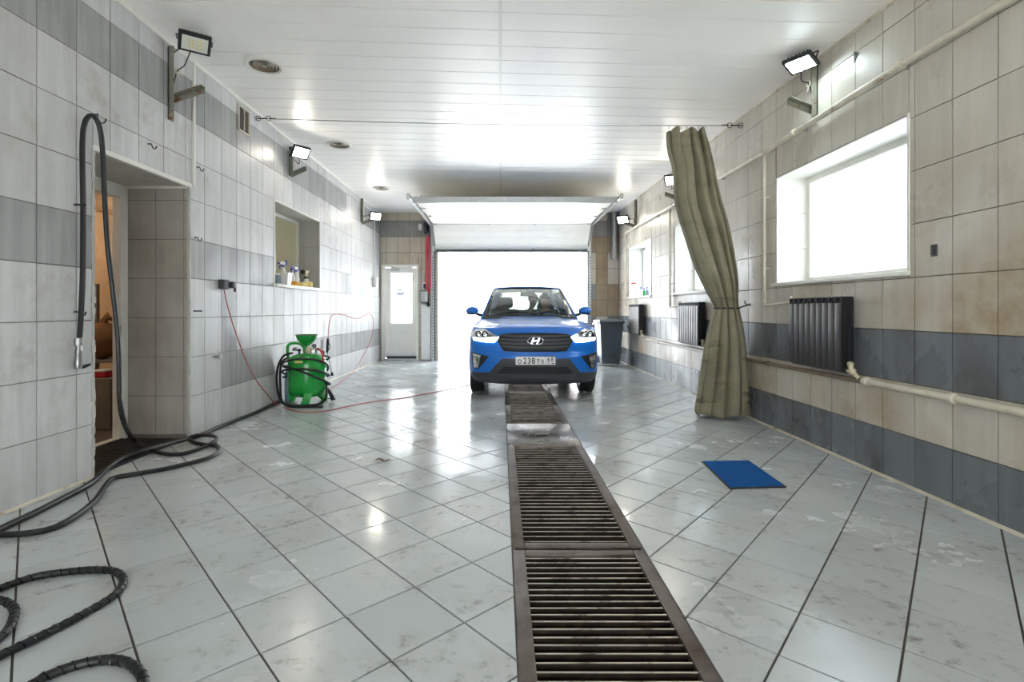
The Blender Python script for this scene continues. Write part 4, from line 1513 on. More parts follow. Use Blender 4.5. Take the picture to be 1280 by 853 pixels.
vv.tube([V(-.09, -.04, .70), V(-.09, -.04, .77), V(-.17, -.06, .78)], .016, 8).ball((-.09, -.04, .77), .026, 8).lathe([(.03, 0), (.03, .014)], (-.14, -.05, .80), 8)
vv.build('inlet_valve', M['black_plastic'], t)
MB().tube(spline([V(.10, -.02, .80), V(.17, -.05, .79), V(.225, -.10, .72), V(.245, -.11, .62)], .03), .012, 8).build('red_tube', M['red'], t)
# hose coils round the body
cp = []
for i in range(150):
    a = -.4 + 2 * PI * 3.6 * i / 149
    q = i / 149
    tilt = (.10 * math.cos(a + .6 + 2.2 * q) + .05 * math.sin(a * .5))
    z = .60 - .26 * q + tilt
    rr = R_ + .020 + .012 * (1 + math.sin(a * .73)) + .03 * max(0, -math.cos(a)) * (1 if i % 2 else 1)
    cp.append(V(rr * math.cos(a), rr * math.sin(a), z))
MB().tube([V(.14, -.05, .80), V(.22, -.03, .74)] + cp, .0145, 8).build('hose_coil', M['black_rubber'], t)
lp = [V(-.20, .03, .72), V(-.29, -.02, .69), V(-.345, -.05, .58), V(-.37, -.06, .42), V(-.36, -.07, .26), V(-.33, -.09, .13), V(-.26, -.16, .045), V(-.16, -.25, .02), V(-.02, -.33, .017), V(.14, -.30, .017), V(.24, -.18, .02), V(.27, -.08, .10), V(.255, -.03, .24), V(.245, -.03, .34)]
MB().tube(spline(lp, .03), .0145, 8).build('hose_loop', M['black_rubber'], t)
lp = [V(-.24, .0, .66), V(-.315, -.03, .60), V(-.335, -.04, .45), V(-.325, -.06, .28), V(-.30, -.10, .12), V(-.22, -.22, .03), V(-.06, -.37, .017), V(.12, -.40, .017), V(.34, -.40, .017)]
MB().tube(spline(lp, .03), .0145, 8).build('hose_end', M['black_rubber'], t)
vv = MB()
vv.tube([V(.30, .10, .02), V(.27, .05, .16), V(.25, .02, .22)], [.03, .024, .018], 8).tube([V(.25, .05, .05), V(.36, .0, .04)], .012, 6)
vv.build('foam_gun', M['black_plastic'], t)
for ch in t.children_recursive:
    for vtx in ch.data.vertices:
        vtx.co.z = lerp([(0, 0), (.03, .03), (.10, .07), (.21, .165), (.72, .635), (.80, .70), (.88, .765), (1.006, .875)], vtx.co.z)
b = thing('plastic_bottle', 'pale blue plastic canister standing left behind the green tank', 'bottle', T0 + V(-.265, .10, 0))
MB().lathe([(.06, .0), (.068, .02), (.068, .34), (.05, .40), (.028, .42), (.028, .44)], (0, 0, .0), 18).build('canister', M['pale_blue_plastic'], b)
MB().lathe([(.032, .44), (.032, .47)], (0, 0, 0), 14).build('cap', M['white_plastic'], b)

# ---------------------------------------------------------------- things on the window sills
zs = WZ0 + .024


def spray_bottle(px, py, h, lab, rz):
    p0 = LP(px, py, -.10)
    t = thing('spray_bottle', lab, 'spray bottle', (p0.x, p0.y, zs), rz, 'spray bottles on the sill')
    s = h / .28
    MB().lathe([(.038 * s, 0), (.042 * s, .01 * s), (.042 * s, .12 * s), (.03 * s, .165 * s), (.014 * s, .20 * s), (.014 * s, .215 * s)], (0, 0, 0), 16).build('bottle_body', M['white_plastic'], t)
    k = MB()
    k.lathe([(.018 * s, .212 * s), (.018 * s, .232 * s)], (0, 0, 0), 12)
    hd = k.build('cap', M['blue_plastic'], t)
    MB().prism([V(-.035, -.014, .232) * s, V(.055, -.014, .238) * s, V(.06, -.014, .262) * s, V(.02, -.014, .28) * s, V(-.035, -.014, .275) * s], V(0, .028 * s, 0)).build('spray_head', M['white_plastic'], t, angle=0)
    MB().tube([V(.03, 0, .238) * s, V(.05, 0, .215) * s, V(.045, 0, .185) * s], [.008 * s, .007 * s, .006 * s], 8).tube([V(.055, 0, .25) * s, V(.072, 0, .251) * s], .01 * s, 10).prism([V(-.040, -.016, .23) * s, V(-.02, -.016, .23) * s, V(-.02, -.016, .29) * s, V(-.045, -.016, .285) * s], V(0, .032 * s, 0)).build('trigger', M['blue_plastic'], t)
    return t


spray_bottle(354, 343, .33, 'white spray bottle with blue trigger, leftmost, standing in the pale tub row', -2.0)
spray_bottle(364.5, 346, .30, 'white spray bottle with blue head, middle one behind the orange sponge', -1.2)
spray_bottle(370.5, 347, .29, 'white spray bottle with white head, rightmost of the three on the sill', -1.8)
p0 = LP(356, 349, -.05)
t = thing('tub', 'white square plastic tub in front of the left spray bottle', 'tub', (p0.x, p0.y, zs))
q = MB()
q.rings([[V(sx * a_, sy * a_, z) for sx, sy in ((-1, -1), (1, -1), (1, 1), (-1, 1))] for a_, z in ((.06, 0), (.075, .16), (.07, .16), (.056, .01))], cap=(True, True))
q.build('tub_body', M['white_plastic'], t, angle=0)
q = MB()
q.rings([[V(sx * a_, sy * a_, z) for sx, sy in ((-1, -1), (1, -1), (1, 1), (-1, 1))] for a_, z in ((.079, .15), (.079, .165), (.07, .165), (.07, .15))], cap=(False, False))
q.build('rim', M['white_plastic'], t, angle=0)
p0 = LP(345, 347, -.12)
t = thing('jar', 'pale bluish round jar at the left end of the sill', 'jar', (p0.x, p0.y, zs))
MB().lathe([(.05, 0), (.055, .02), (.055, .10), (.045, .125)], (0, 0, 0), 16).build('jar_body', M['pale_blue_plastic'], t)
MB().lathe([(.048, .125), (.048, .145)], (0, 0, 0), 16).build('lid', M['white_plastic'], t)


def sponge(px, py, dx, lab, mat, sz, rz):
    p0 = LP(px, py, dx)
    o_ = MB().bbox((0, 0, sz[2] / 2), sz, .012).build('sponge', M[mat])
    o_.location = (p0.x, p0.y, zs)
    o_.rotation_euler = (0, 0, rz)
    tag(o_, lab, 'sponge', 'sponges on the sill')


sponge(367, 355, -.03, 'dark orange sponge in front of the spray bottles', 'sponge', (.10, .20, .06), .15)
sponge(378, 356, -.02, 'pale yellow sponge at the middle of the sill', 'sponge_pale', (.09, .16, .058), -.1)
sponge(386, 357, -.03, 'cream sponge at the right end of the sill', 'sponge_pale', (.10, .10, .085), .2)
p0 = LP(383, 352, -.13)
t = thing('foam_nozzle', 'dark foam nozzle with brass body lying over a jar on the sill', 'nozzle', (p0.x, p0.y, zs))
MB().lathe([(.05, 0), (.052, .09), (.03, .12), (.03, .14)], (0, 0, 0), 14).build('jar_body', M['white_plastic'], t)
MB().lathe([(.036, .14), (.036, .17)], (0, 0, 0), 12).build('cap', M['black_plastic'], t)
MB().tube([V(0, 0, .17), V(0, 0, .24)], .02, 8).tube([V(0, -.10, .24), V(0, .10, .255)], .024, 10).build('valve_body', M['brass'], t)
MB().tube([V(0, -.10, .24), V(0, -.15, .235)], [.03, .036], 12).build('nozzle_tip', M['black_plastic'], t)
MB().bbox((0, .11, .258), (.05, .06, .06), .008).build('coupling', M['brass'], t)
# far right sill
t = thing('red_flower', 'small red flower in a pot on the farthest right window sill', 'flower', (2.86, 10.85, RZ0 + .018))
MB().lathe([(.04, 0), (.055, .09)], (0, 0, 0), 12).build('pot', M['white_plastic'], t)
MB().tube(spline([V(0, 0, .09), V(.0, .0, .18), V(-.04, .01, .27)], .03), .005, 6).build('stem', M['green_paint'], t)
for k in range(6):
    a = k * PI / 3
    MB().ball((-.045 + .03 * math.cos(a), .01 + .03 * math.sin(a), .29), .028, 8, (1, 1, .6)).build('petal', M['red'], t)
for y, h, m_, lab in ((10.45, .16, 'white_plastic', 'small white bottle on the farthest right window sill'), (10.2, .13, 'green_paint', 'small green bottle on the farthest right window sill'), (10.0, .15, 'pale_blue_plastic', 'pale blue bottle on the farthest right window sill')):
    t = thing('sill_bottle', lab, 'bottle', (2.86, y, RZ0 + .018))
    MB().lathe([(.035, 0), (.036, h * .7), (.014, h * .85), (.014, h)], (0, 0, 0), 12).build('bottle_body', M[m_], t)
    MB().lathe([(.018, h), (.018, h + .03)], (0, 0, 0), 10).build('cap', M['blue_plastic'], t)

# ---------------------------------------------------------------- wheelie bin
t = thing('wheelie_bin', 'grey wheeled rubbish bin with lid right of the gate', 'bin', (2.31, 10.98, 0), .06)
q = MB()
sec = lambda hx, y0, y1, z: [V(-hx, y0, z), V(hx, y0, z), V(hx, y1, z), V(-hx, y1, z)]
q.rings([sec(.19, -.18, .20, .05), sec(.245, -.26, .25, .90), sec(.262, -.28, .265, .905), sec(.262, -.28, .265, .93)])
bd = q.build('bin_body', M['bin_grey'], t, angle=0)
q = MB()
for x in (-.12, .12):
    q.prism([V(x - .008, -.182, .08), V(x + .008, -.182, .08), V(x + .008, -.262, .88), V(x - .008, -.262, .88)], V(0, -.008, 0))
q.build('rib', M['bin_grey'], bd, angle=0)
MB().lathe([(.03, 0), (.03, .006)], (.03, -.20, .22), 16, '-Y').build('emblem_disc', M['grey_plastic'], bd)
q = MB()
q.rings([sec(.268, -.295, .26, .925), sec(.27, -.30, .26, .945), sec(.25, -.27, .25, .975), sec(.18, -.16, .20, .99)])
ld = q.build('lid', M['bin_grey'], t, angle=0)
MB().tube([V(-.2, -.30, .945), V(-.2, -.34, .94), V(.2, -.34, .94), V(.2, -.30, .945)], .014, 8).build('lid_handle', M['bin_grey'], ld)
MB().tube([V(-.25, .27, .93), V(-.25, .33, .95), V(.25, .33, .95), V(.25, .27, .93)], .016, 8).build('grip', M['bin_grey'], t)
MB().tube([V(-.29, -.22, .88), V(-.30, -.10, .905), V(-.30, .08, .905), V(-.29, .2, .88)], .016, 6).build('comb_bar', M['white_plastic'], t)
for x in (-.235, .235):
    MB().lathe([(.055, -.022), (.095, -.022), (.10, -.012), (.10, .012), (.095, .022), (.055, .022)], (x, .17, .10), 20, 'X').lathe([(.055, -.014), (.055, .014)], (x, .17, .10), 14, 'X').build('wheel', M['black_rubber'], t)
MB().tube([V(-.235, .17, .10), V(.235, .17, .10)], .012, 8).build('axle', M['steel'], t)

# ---------------------------------------------------------------- left of the gate: hoist, red strap, boxes
t = thing('red_rope', 'red rope bundle hanging in loops left of the gate track', 'rope', (-1.70, 11.93, 2.92))
for k in range(4):
    x0 = -.03 + .012 * k
    L_ = 1.35 - .05 * (k % 2) - .03 * k
    y_ = -.012 * k
    MB().tube(spline([V(x0, y_, 0), V(x0 - .02, y_, -.3), V(x0 - .015, y_, -L_ * .7), V(x0 + .0, y_, -L_), V(x0 + .03, y_, -L_ - .05), V(x0 + .055, y_, -L_), V(x0 + .06, y_, -L_ * .6), V(x0 + .04, y_, -.3), V(x0 + .03, y_, 0)], .06), .011, 8).build('loop', M['red_rope'], t)
MB().tube([V(.0, .06, .02), V(0, -.05, .02), V(0, -.07, .05)], .01, 6).build('peg', M['steel'], t)
t = thing('control_box', 'grey gate control box on the back wall between door and gate', 'control box', YP(531.5, 371, 11.95))
MB().bbox((-.02, 0, 0), (.20, .10, .28), .012).build('box_body', M['grey_plastic'], t)
MB().bbox((-.02, -.055, .0), (.17, .012, .25), .006).build('box_cover', M['galv'], t)
MB().tube([V(.06, -.02, -.14), V(.07, -.02, -.2), V(.1, -.02, -.22)], .035, 8).build('cable_gland', M['black_plastic'], t)
t = thing('switch_box', 'small white push-button box above the grey gate control box', 'switch', YP(531, 358, 11.96))
MB().bbox((0, 0, 0), (.10, .07, .17), .01).build('box_body', M['white_plastic'], t)
MB().bbox((0, -.037, 0), (.06, .008, .12), .003).build('cover', M['grey_plastic'], t)
MB().tube(spline([V(0, 0, .08), V(.01, .0, .3), V(.06, 0, .6), V(.07, 0, 1.1)], .06), .006, 6).build('cable', M['black_rubber'], t)
t = thing('chain_hoist', 'dark chain hoist of the gate in the upper left gate corner', 'hoist', YP(535, 285, 11.9))
MB().lathe([(.09, -.03), (.1, -.02), (.07, 0), (.1, .02), (.09, .03)], (0, -.0, 0), 18, 'X').build('pulley', M['black_plastic'], t)
MB().bbox((-.06, .03, 0), (.08, .10, .26), .01).build('bracket', M['grey_plastic'], t)
t = thing('relay_box', 'beige relay box beside the chain hoist high on the back wall', 'box', YP(525.5, 284, 11.96))
MB().bbox((0, 0, 0), (.09, .08, .16), .01).build('box_body', M['cream_trim'], t)
MB().bbox((0, -.043, 0), (.07, .008, .13), .003).build('cover', M['white_plastic'], t)
t = thing('wall_panel', 'white upright board on the back wall below the control box', 'panel', (-1.75, 11.96, .02))
MB().bbox((0, 0, .66), (.22, .03, 1.30), .004).build('board', M['white_pvc'], t)
MB().rng(-.11, .11, -.018, -.0155, 1.28, 1.31).build('top_edge', M['cream_trim'], t, angle=0)

# ---------------------------------------------------------------- storage behind the alcove
t = thing('storage_shelf', 'dark storage shelf seen through the alcove doorway', 'shelf', (-4.42, 5.75, 0))
for z in (.02, .63):
    MB().rng(-.35, .35, -.30, .30, z, z + .03).build('board', M['carton'], t, angle=0)
for x in (-.34, .34):
    MB().rng(x - .02, x + .02, .26, .30, 0, 1.5).build('post', M['rust_pipe'], t, angle=0)
t = thing('sack', 'brown bulging sack on the shelf behind the alcove doorway', 'sack', (-4.37, 5.62, .66))
MB().ball((0, 0, .2), .23, 14, (.9, .85, .88)).build('sack_body', M['sack'], t)
MB().tube([V(.0, 0, .36), V(.03, 0, .44), V(.06, .03, .46)], [.06, .03, .06], 8).build('neck', M['sack'], t)
t = thing('carton', 'grey printed carton standing in front of the storage shelf', 'carton', (-4.14, 5.27, 0))
MB().rng(-.24, .24, -.16, .16, 0, .50).build('carton_body', M['carton'], t, angle=0)
MB().rng(-.24, .24, -.16, -.004, .501, .505).build('flap', M['carton'], t, angle=0)
MB().rng(-.14, .1, -.163, -.161, .12, .36).build('print_label', M['paper'], t, angle=0)
t = thing('plastic_box', 'red lidded box on the grey carton below the sack', 'box', (-4.10, 5.25, .507))
MB().bbox((0, 0, .03), (.20, .14, .06), .01).build('box_body', M['red'], t)
MB().bbox((0.02, 0, .068), (.15, .15, .018), .005).build('lid', M['white_plastic'], t)
for y_, lab in ((7.9, 'unseen warm bulb added in the storage room to light the bottle window'),):
    t = thing('unseen_bulb', lab, 'lamp', (-5.2, y_, 2.749))  # unseen bulb, added to brighten the frosted pane from behind
    MB().tube([V(0, 0, 0), V(0, 0, -.18)], .006, 6).build('flex', M['black_rubber'], t)
    MB().lathe([(.02, -.18), (.022, -.23)], (0, 0, 0), 12).build('socket', M['white_plastic'], t)
    MB().ball((0, 0, -.27), .045, 14).build('bulb', M['bulb'], t)
t = thing('unseen_bulb', 'bare warm bulb lighting the storage room behind the alcove', 'lamp', (-4.7, 4.6, 2.749))
MB().tube([V(0, 0, 0), V(0, 0, -.18)], .006, 6).build('flex', M['black_rubber'], t)
MB().lathe([(.02, -.18), (.022, -.23)], (0, 0, 0), 12).build('socket', M['white_plastic'], t)
MB().ball((0, 0, -.27), .045, 14).build('bulb', M['bulb'], t)

# ---------------------------------------------------------------- the car (x across, y back from the nose, z up)
car = thing('car', 'blue compact SUV with lit headlights parked over the drain in front of the open gate', 'car', (.447, 6.62, 0))
WS = [(.2, .80), (.26, .835), (.33, .86), (.5, .872), (.7, .876), (.85, .868), (.95, .845), (1.0, .81), (1.05, .775), (1.1, .76)]
PZ = [(.2, .13), (.235, .075), (.28, .04), (.34, .022), (.42, .012), (.5, .0), (.56, .0), (.60, .008), (.64, .024), (.70, .030), (.80, .036), (.87, .046), (.905, .062), (.955, .12)]
ws = lambda z: smooth(WS, z)


def plan(a):
    a = min(abs(a), 1.0)
    return 1 - max(0.0, 1 - a ** 2.6) ** (1 / 2.6)


def yf(x, z):
    a = min(abs(x) / ws(z), .9995)
    return smooth(PZ, z) + .45 * plan(a)


HOOD = [(.12, .955, .45, .955), (.16, .972, .44, .958), (.22, .988, .43, .965), (.30, 1.004, .40, .975), (.45, 1.026, .35, .988), (.60, 1.045, .30, 1.0), (.90, 1.075, .20, 1.02), (1.22, 1.098, .12, 1.04)]
EDGE = []
for y, z, L, ze in HOOD:
    EDGE.append((y + L, ze))
ETOP = [(.44, .84), (.50, .90)] + EDGE + [(2.2, 1.06), (3.2, 1.085), (4.0, 1.10)]


def hood_pt(a, t):
    q = t * (len(HOOD) - 1)
    ys, zs_, Ls, es = ([(i, h[k]) for i, h in enumerate(HOOD)] for k in range(4))
    y, z, L, ze = smooth(ys, q), smooth(zs_, q), smooth(Ls, q), smooth(es, q)
    aa = abs(a)
    zz = z - (z - ze) * aa ** 4
    f_ = min(1, q / 1.6)
    zz += f_ * (.016 / (1 + math.exp((aa - (.66 - .10 * t)) / .022)) - .016) * (1 - aa ** 8)
    return V(a * ws(ze), y + L * plan(aa) if t < 1 else y + L * plan(aa), zz)


NA = 72
AS = [math.sin(PI / 2 * (-1 + 2 * i / NA)) for i in range(NA + 1)]
rows_f = [V(0, 0, .236 + .719 * (k / 30)) for k in range(31)]
bm_ = MB()
vs, n = [], NA + 1
for q in rows_f:
    z = q.z
    for a in AS:
        vs.append(V(a * ws(z), smooth(PZ, z) + .45 * plan(a), z))
nr = len(rows_f)
bm_.add(vs, [(j * n + i, j * n + i + 1, (j + 1) * n + i + 1, (j + 1) * n + i) for j in range(nr - 1) for i in range(NA)])
front = bm_.build('front_bumper', M['car_blue'], car, angle=50)
hd = MB()
NT = 40
vs = [hood_pt(a, t / NT) for t in range(NT + 1) for a in AS]
hd.add(vs, [(j * n + i, j * n + i + 1, (j + 1) * n + i + 1, (j + 1) * n + i) for j in range(NT) for i in range(NA)])
hd.build('hood', M['car_blue'], car, angle=28)


def patch(polys, off, name, mat, parent, cell=.03, depth=.03):
    mb = MB()
    for poly in polys:
        x0, x1 = min(p[0] for p in poly), max(p[0] for p in poly)
        z0, z1 = min(p[1] for p in poly), max(p[1] for p in poly)
        nx, nz = max(1, int((x1 - x0) / cell)), max(1, int((z1 - z0) / cell))
        for i in range(nx):
            for j in range(nz):
                c = clip_rect(poly, x0 + (x1 - x0) * i / nx, x0 + (x1 - x0) * (i + 1) / nx, z0 + (z1 - z0) * j / nz, z0 + (z1 - z0) * (j + 1) / nz)
                c = inset(c, 0) if c and len(c) > 2 else []
                if len(c) > 2 and abs(area(c)) > 1e-7:
                    mb.add([V(x, yf(x, z) - off, z) for x, z in c], [tuple(range(len(c)))])
        for p, q in zip(poly, poly[1:] + poly[:1]):
            k = max(1, int(math.hypot(q[0] - p[0], q[1] - p[1]) / .02))
            for i in range(k):
                a = (p[0] + (q[0] - p[0]) * i / k, p[1] + (q[1] - p[1]) * i / k)
                b = (p[0] + (q[0] - p[0]) * (i + 1) / k, p[1] + (q[1] - p[1]) * (i + 1) / k)
                ya, yb = yf(*a) - off, yf(*b) - off
                mb.add([V(a[0], ya, a[1]), V(b[0], yb, b[1]), V(b[0], yb + depth, b[1]), V(a[0], ya + depth, a[1])], [(0, 1, 2, 3)])
    return mb.build(name, M[mat], parent, angle=30)


mir = lambda poly: [(-x, z) for x, z in reversed(poly)]
sym = lambda half: half + [(-x, z) for x, z in reversed(half) if abs(x) > 1e-6]

# grille
gr_poly = sym([(.0, .888), (.30, .884), (.445, .870), (.487, .790), (.408, .664), (.30, .658), (0, .656)])
gr = patch([gr_poly], .004, 'grille', 'dark_plastic', car)
rimp = MB()
for p, q in zip(gr_poly, gr_poly[1:] + gr_poly[:1]):
    k = max(1, int(math.hypot(q[0] - p[0], q[1] - p[1]) / .03))
    rimp.tube([V(p[0] + (q[0] - p[0]) * i / k, 0, p[1] + (q[1] - p[1]) * i / k) + V(0, yf(p[0] + (q[0] - p[0]) * i / k, p[1] + (q[1] - p[1]) * i / k) - .008, 0) for i in range(k + 1)], .008, 6)
rimp.build('grille_rim', M['black_plastic'], gr)
for z, w_ in ((.846, .455), (.797, .478), (.749, .452), (.703, .425)):
    patch([sym([(0, z + .015), (w_ * .6, z + .017), (w_, z + .028), (w_ + .004, z + .008), (w_ * .6, z - .008), (0, z - .011)])], .026, 'slat', 'grey_plastic', gr, .04, .024)
# emblem
em = MB()
zc_, yc_ = .793, yf(0, .793) - .046
em.tube([V(.103 * math.cos(a), yc_, zc_ + .049 * math.sin(a)) for a in [2 * PI * i / 40 for i in range(41)]], .0068, 8, (False, False))
P_ = lambda x, z: V(x, yc_ - .006, zc_ + z)
em.prism([P_(-.060, -.036), P_(-.042, -.039), P_(-.014, .036), P_(-.031, .040)], V(0, .012, 0))
em.prism([P_(.012, -.037), P_(.030, -.040), P_(.060, .034), P_(.042, .039)], V(0, .012, 0))
em.prism([P_(-.038, -.012), P_(.028, .000), P_(.034, .012), P_(-.032, .001)], V(0, .012, 0))
em.build('emblem', M['chrome'], gr)

# lower black bumper, intake and lip
lo = patch([sym([(0, .562), (.437, .562), (.50, .49), (.590, .384), (.66, .372), (.83, .366), (.852, .34), (.835, .28), (.80, .236), (.5, .222), (0, .218)])], .008, 'lower_bumper', 'grey_plastic', car)
patch([sym([(0, .452), (.415, .452), (.50, .364), (0, .364)])], .011, 'intake', 'dark_plastic', lo, .03, .012)
for z in (.435, .415, .395, .375):
    w_ = .42 + (.452 - z) * .9
    patch([sym([(0, z), (w_, z), (w_ + .006, z - .008), (0, z - .008)])], .017, 'intake_bar', 'black_plastic', lo, .05, .01)
patch([sym([(0, .352), (.50, .352), (.56, .275), (0, .262)])], .020, 'skid_lip', 'grey_plastic', lo, .04, .02)
for s in (1, -1):
    f = (lambda p: p) if s > 0 else mir
    hs = patch([f([(.600, .586), (.835, .628), (.845, .60), (.815, .41), (.745, .412)])], .006, 'fog_housing', 'black_plastic', car, .02, .02)
    fg = patch([f([(.712, .594), (.822, .612), (.81, .425), (.748, .428)])], .013, 'fog_lamp', 'chrome', hs, .02, .01)
    c = V(s * .775, yf(.775, .50) - .016, .50)
    MB().lathe([(.036, .0), (.03, .008), (.012, .012), (.001, .013)], c, 18, '-Y').build('bulb_lens', M['glass_lamp'], hs)
    # headlight: bright housing, projectors, lit strip, clear cover
    hp = [(.462, .846), (.53, .762), (.66, .766), (.815, .784), (.845, .84), (.835, .90), (.80, .928), (.68, .948), (.585, .902)]
    hl = patch([f(hp)], .004, 'headlight', 'chrome', car, .02, .02)
    patch([f([(.475, .838), (.532, .768), (.66, .772), (.81, .789), (.825, .822), (.66, .826), (.56, .832)])], .012, 'daytime_light', 'headlight_glow', hl, .02, .01)
    for x, z, r_ in ((.66, .875, .042), (.745, .875, .042)):
        c = V(s * x, yf(x, z) - .006, z)
        pj = MB().lathe([(r_, .0), (r_, .018), (r_ * .85, .02), (r_ * .8, .008)], c, 20, '-Y', (False, False)).build('projector', M['gloss_black'], hl)
        MB().lathe([(r_ * .8, .006), (r_ * .6, .02), (r_ * .3, .026), (.001, .028)], c, 18, '-Y').build('projector_lens', M['chrome'], hl)
    patch([f(hp)], .030, 'lens_cover', 'glass_lamp', hl, .03, .026)
    # bright crease above the fog lamp
    # door mirror
    y0 = 1.62
    mi = MB()
    mi.ball((0, 0, 0), 1, 16, (.104, .078, .070))
    mo = mi.build('door_mirror', M['car_blue'], car)
    mo.location = V(s * .905, y0, 1.178)
    for vtx in mo.data.vertices:
        if vtx.co.y > .03:
            vtx.co.y = .03
        vtx.co.z += .012 * s * vtx.co.x / .09 * s * 0
    MB().bbox((0, .034, 0), (.15, .006, .09), .003).build('mirror_glass', M['chrome'], mo)
    MB().tube([V(-s * .06, .02, -.05), V(-s * .16, .03, -.075)], [.022, .03], 8).build('mirror_arm', M['black_plastic'], mo)
    MB().ball((s * .01, -.02, -.045), 1, 12, (.085, .06, .022)).build('mirror_base', M['black_plastic'], mo)

# licence plate
yp = yf(0, .54) - .030
pl = MB().bbox((0, 0, 0), (.522, .008, .114), .003).build('licence_plate', M['black_plastic'], car)
pl.location = V(0, yp, .539)
pl.rotation_euler = (-.05, 0, 0)
MB().rng(-.256, .256, -.006, -.004, -.052, .052).build('plate_face', M['paper'], pl, angle=0)
MB().rng(.132, .1345, -.0068, -.006, -.050, .050).rng(.134, .254, -.0068, -.006, -.014, -.0125).build('plate_line', M['ink'], pl, angle=0)


def text(body, h, loc, mat, parent, name, wide=1.0, bold=0.0):
    cu = bpy.data.curves.new('lettering', 'FONT')
    cu.body = body
    cu.size = h / .72
    cu.extrude = .0006
    cu.offset = bold
    cu.align_x = 'CENTER'
    ob = bpy.data.objects.new('lettering', cu)
    C.objects.link(ob)
    bpy.context.view_layer.update()
    me = bpy.data.meshes.new_from_object(ob.evaluated_get(bpy.context.evaluated_depsgraph_get()))
    bpy.data.objects.remove(ob)
    me.materials.clear()
    me.materials.append(M[mat])
    o_ = bpy.data.objects.new(name, me)
    C.objects.link(o_)
    o_.parent = parent
    o_.location = loc
    o_.rotation_euler = (PI / 2, 0, 0)
    o_.scale = (wide, 1, 1)
    return o_


text('O', .056, V(-.205, -.0072, -.036), 'ink', pl, 'letter', .85, .0012)
for k, ch in enumerate('238'):
    text(ch, .076, V(-.137 + k * .055, -.0072, -.036), 'ink', pl, 'digit', .85, .0014)
text('T', .056, V(.036, -.0072, -.036), 'ink', pl, 'letter', .85, .0012)
text('B', .056, V(.090, -.0072, -.036), 'ink', pl, 'letter', .85)
for k, ch in enumerate('68'):
    text(ch, .056, V(.169 + k * .046, -.0072, -.008), 'ink', pl, 'digit', .85, .0010)
text('RUS', .020, V(.172, -.0072, -.040), 'ink', pl, 'letter', .9)
MB().rng(.206, .246, -.0068, -.006, -.028, -.021).build('flag_stripe', M['paper'], pl, angle=0)
MB().rng(.206, .246, -.0069, -.006, -.035, -.028).build('flag_stripe', M['flag_blue'], pl, angle=0)
MB().rng(.206, .246, -.0069, -.006, -.042, -.035).build('flag_stripe', M['red'], pl, angle=0)

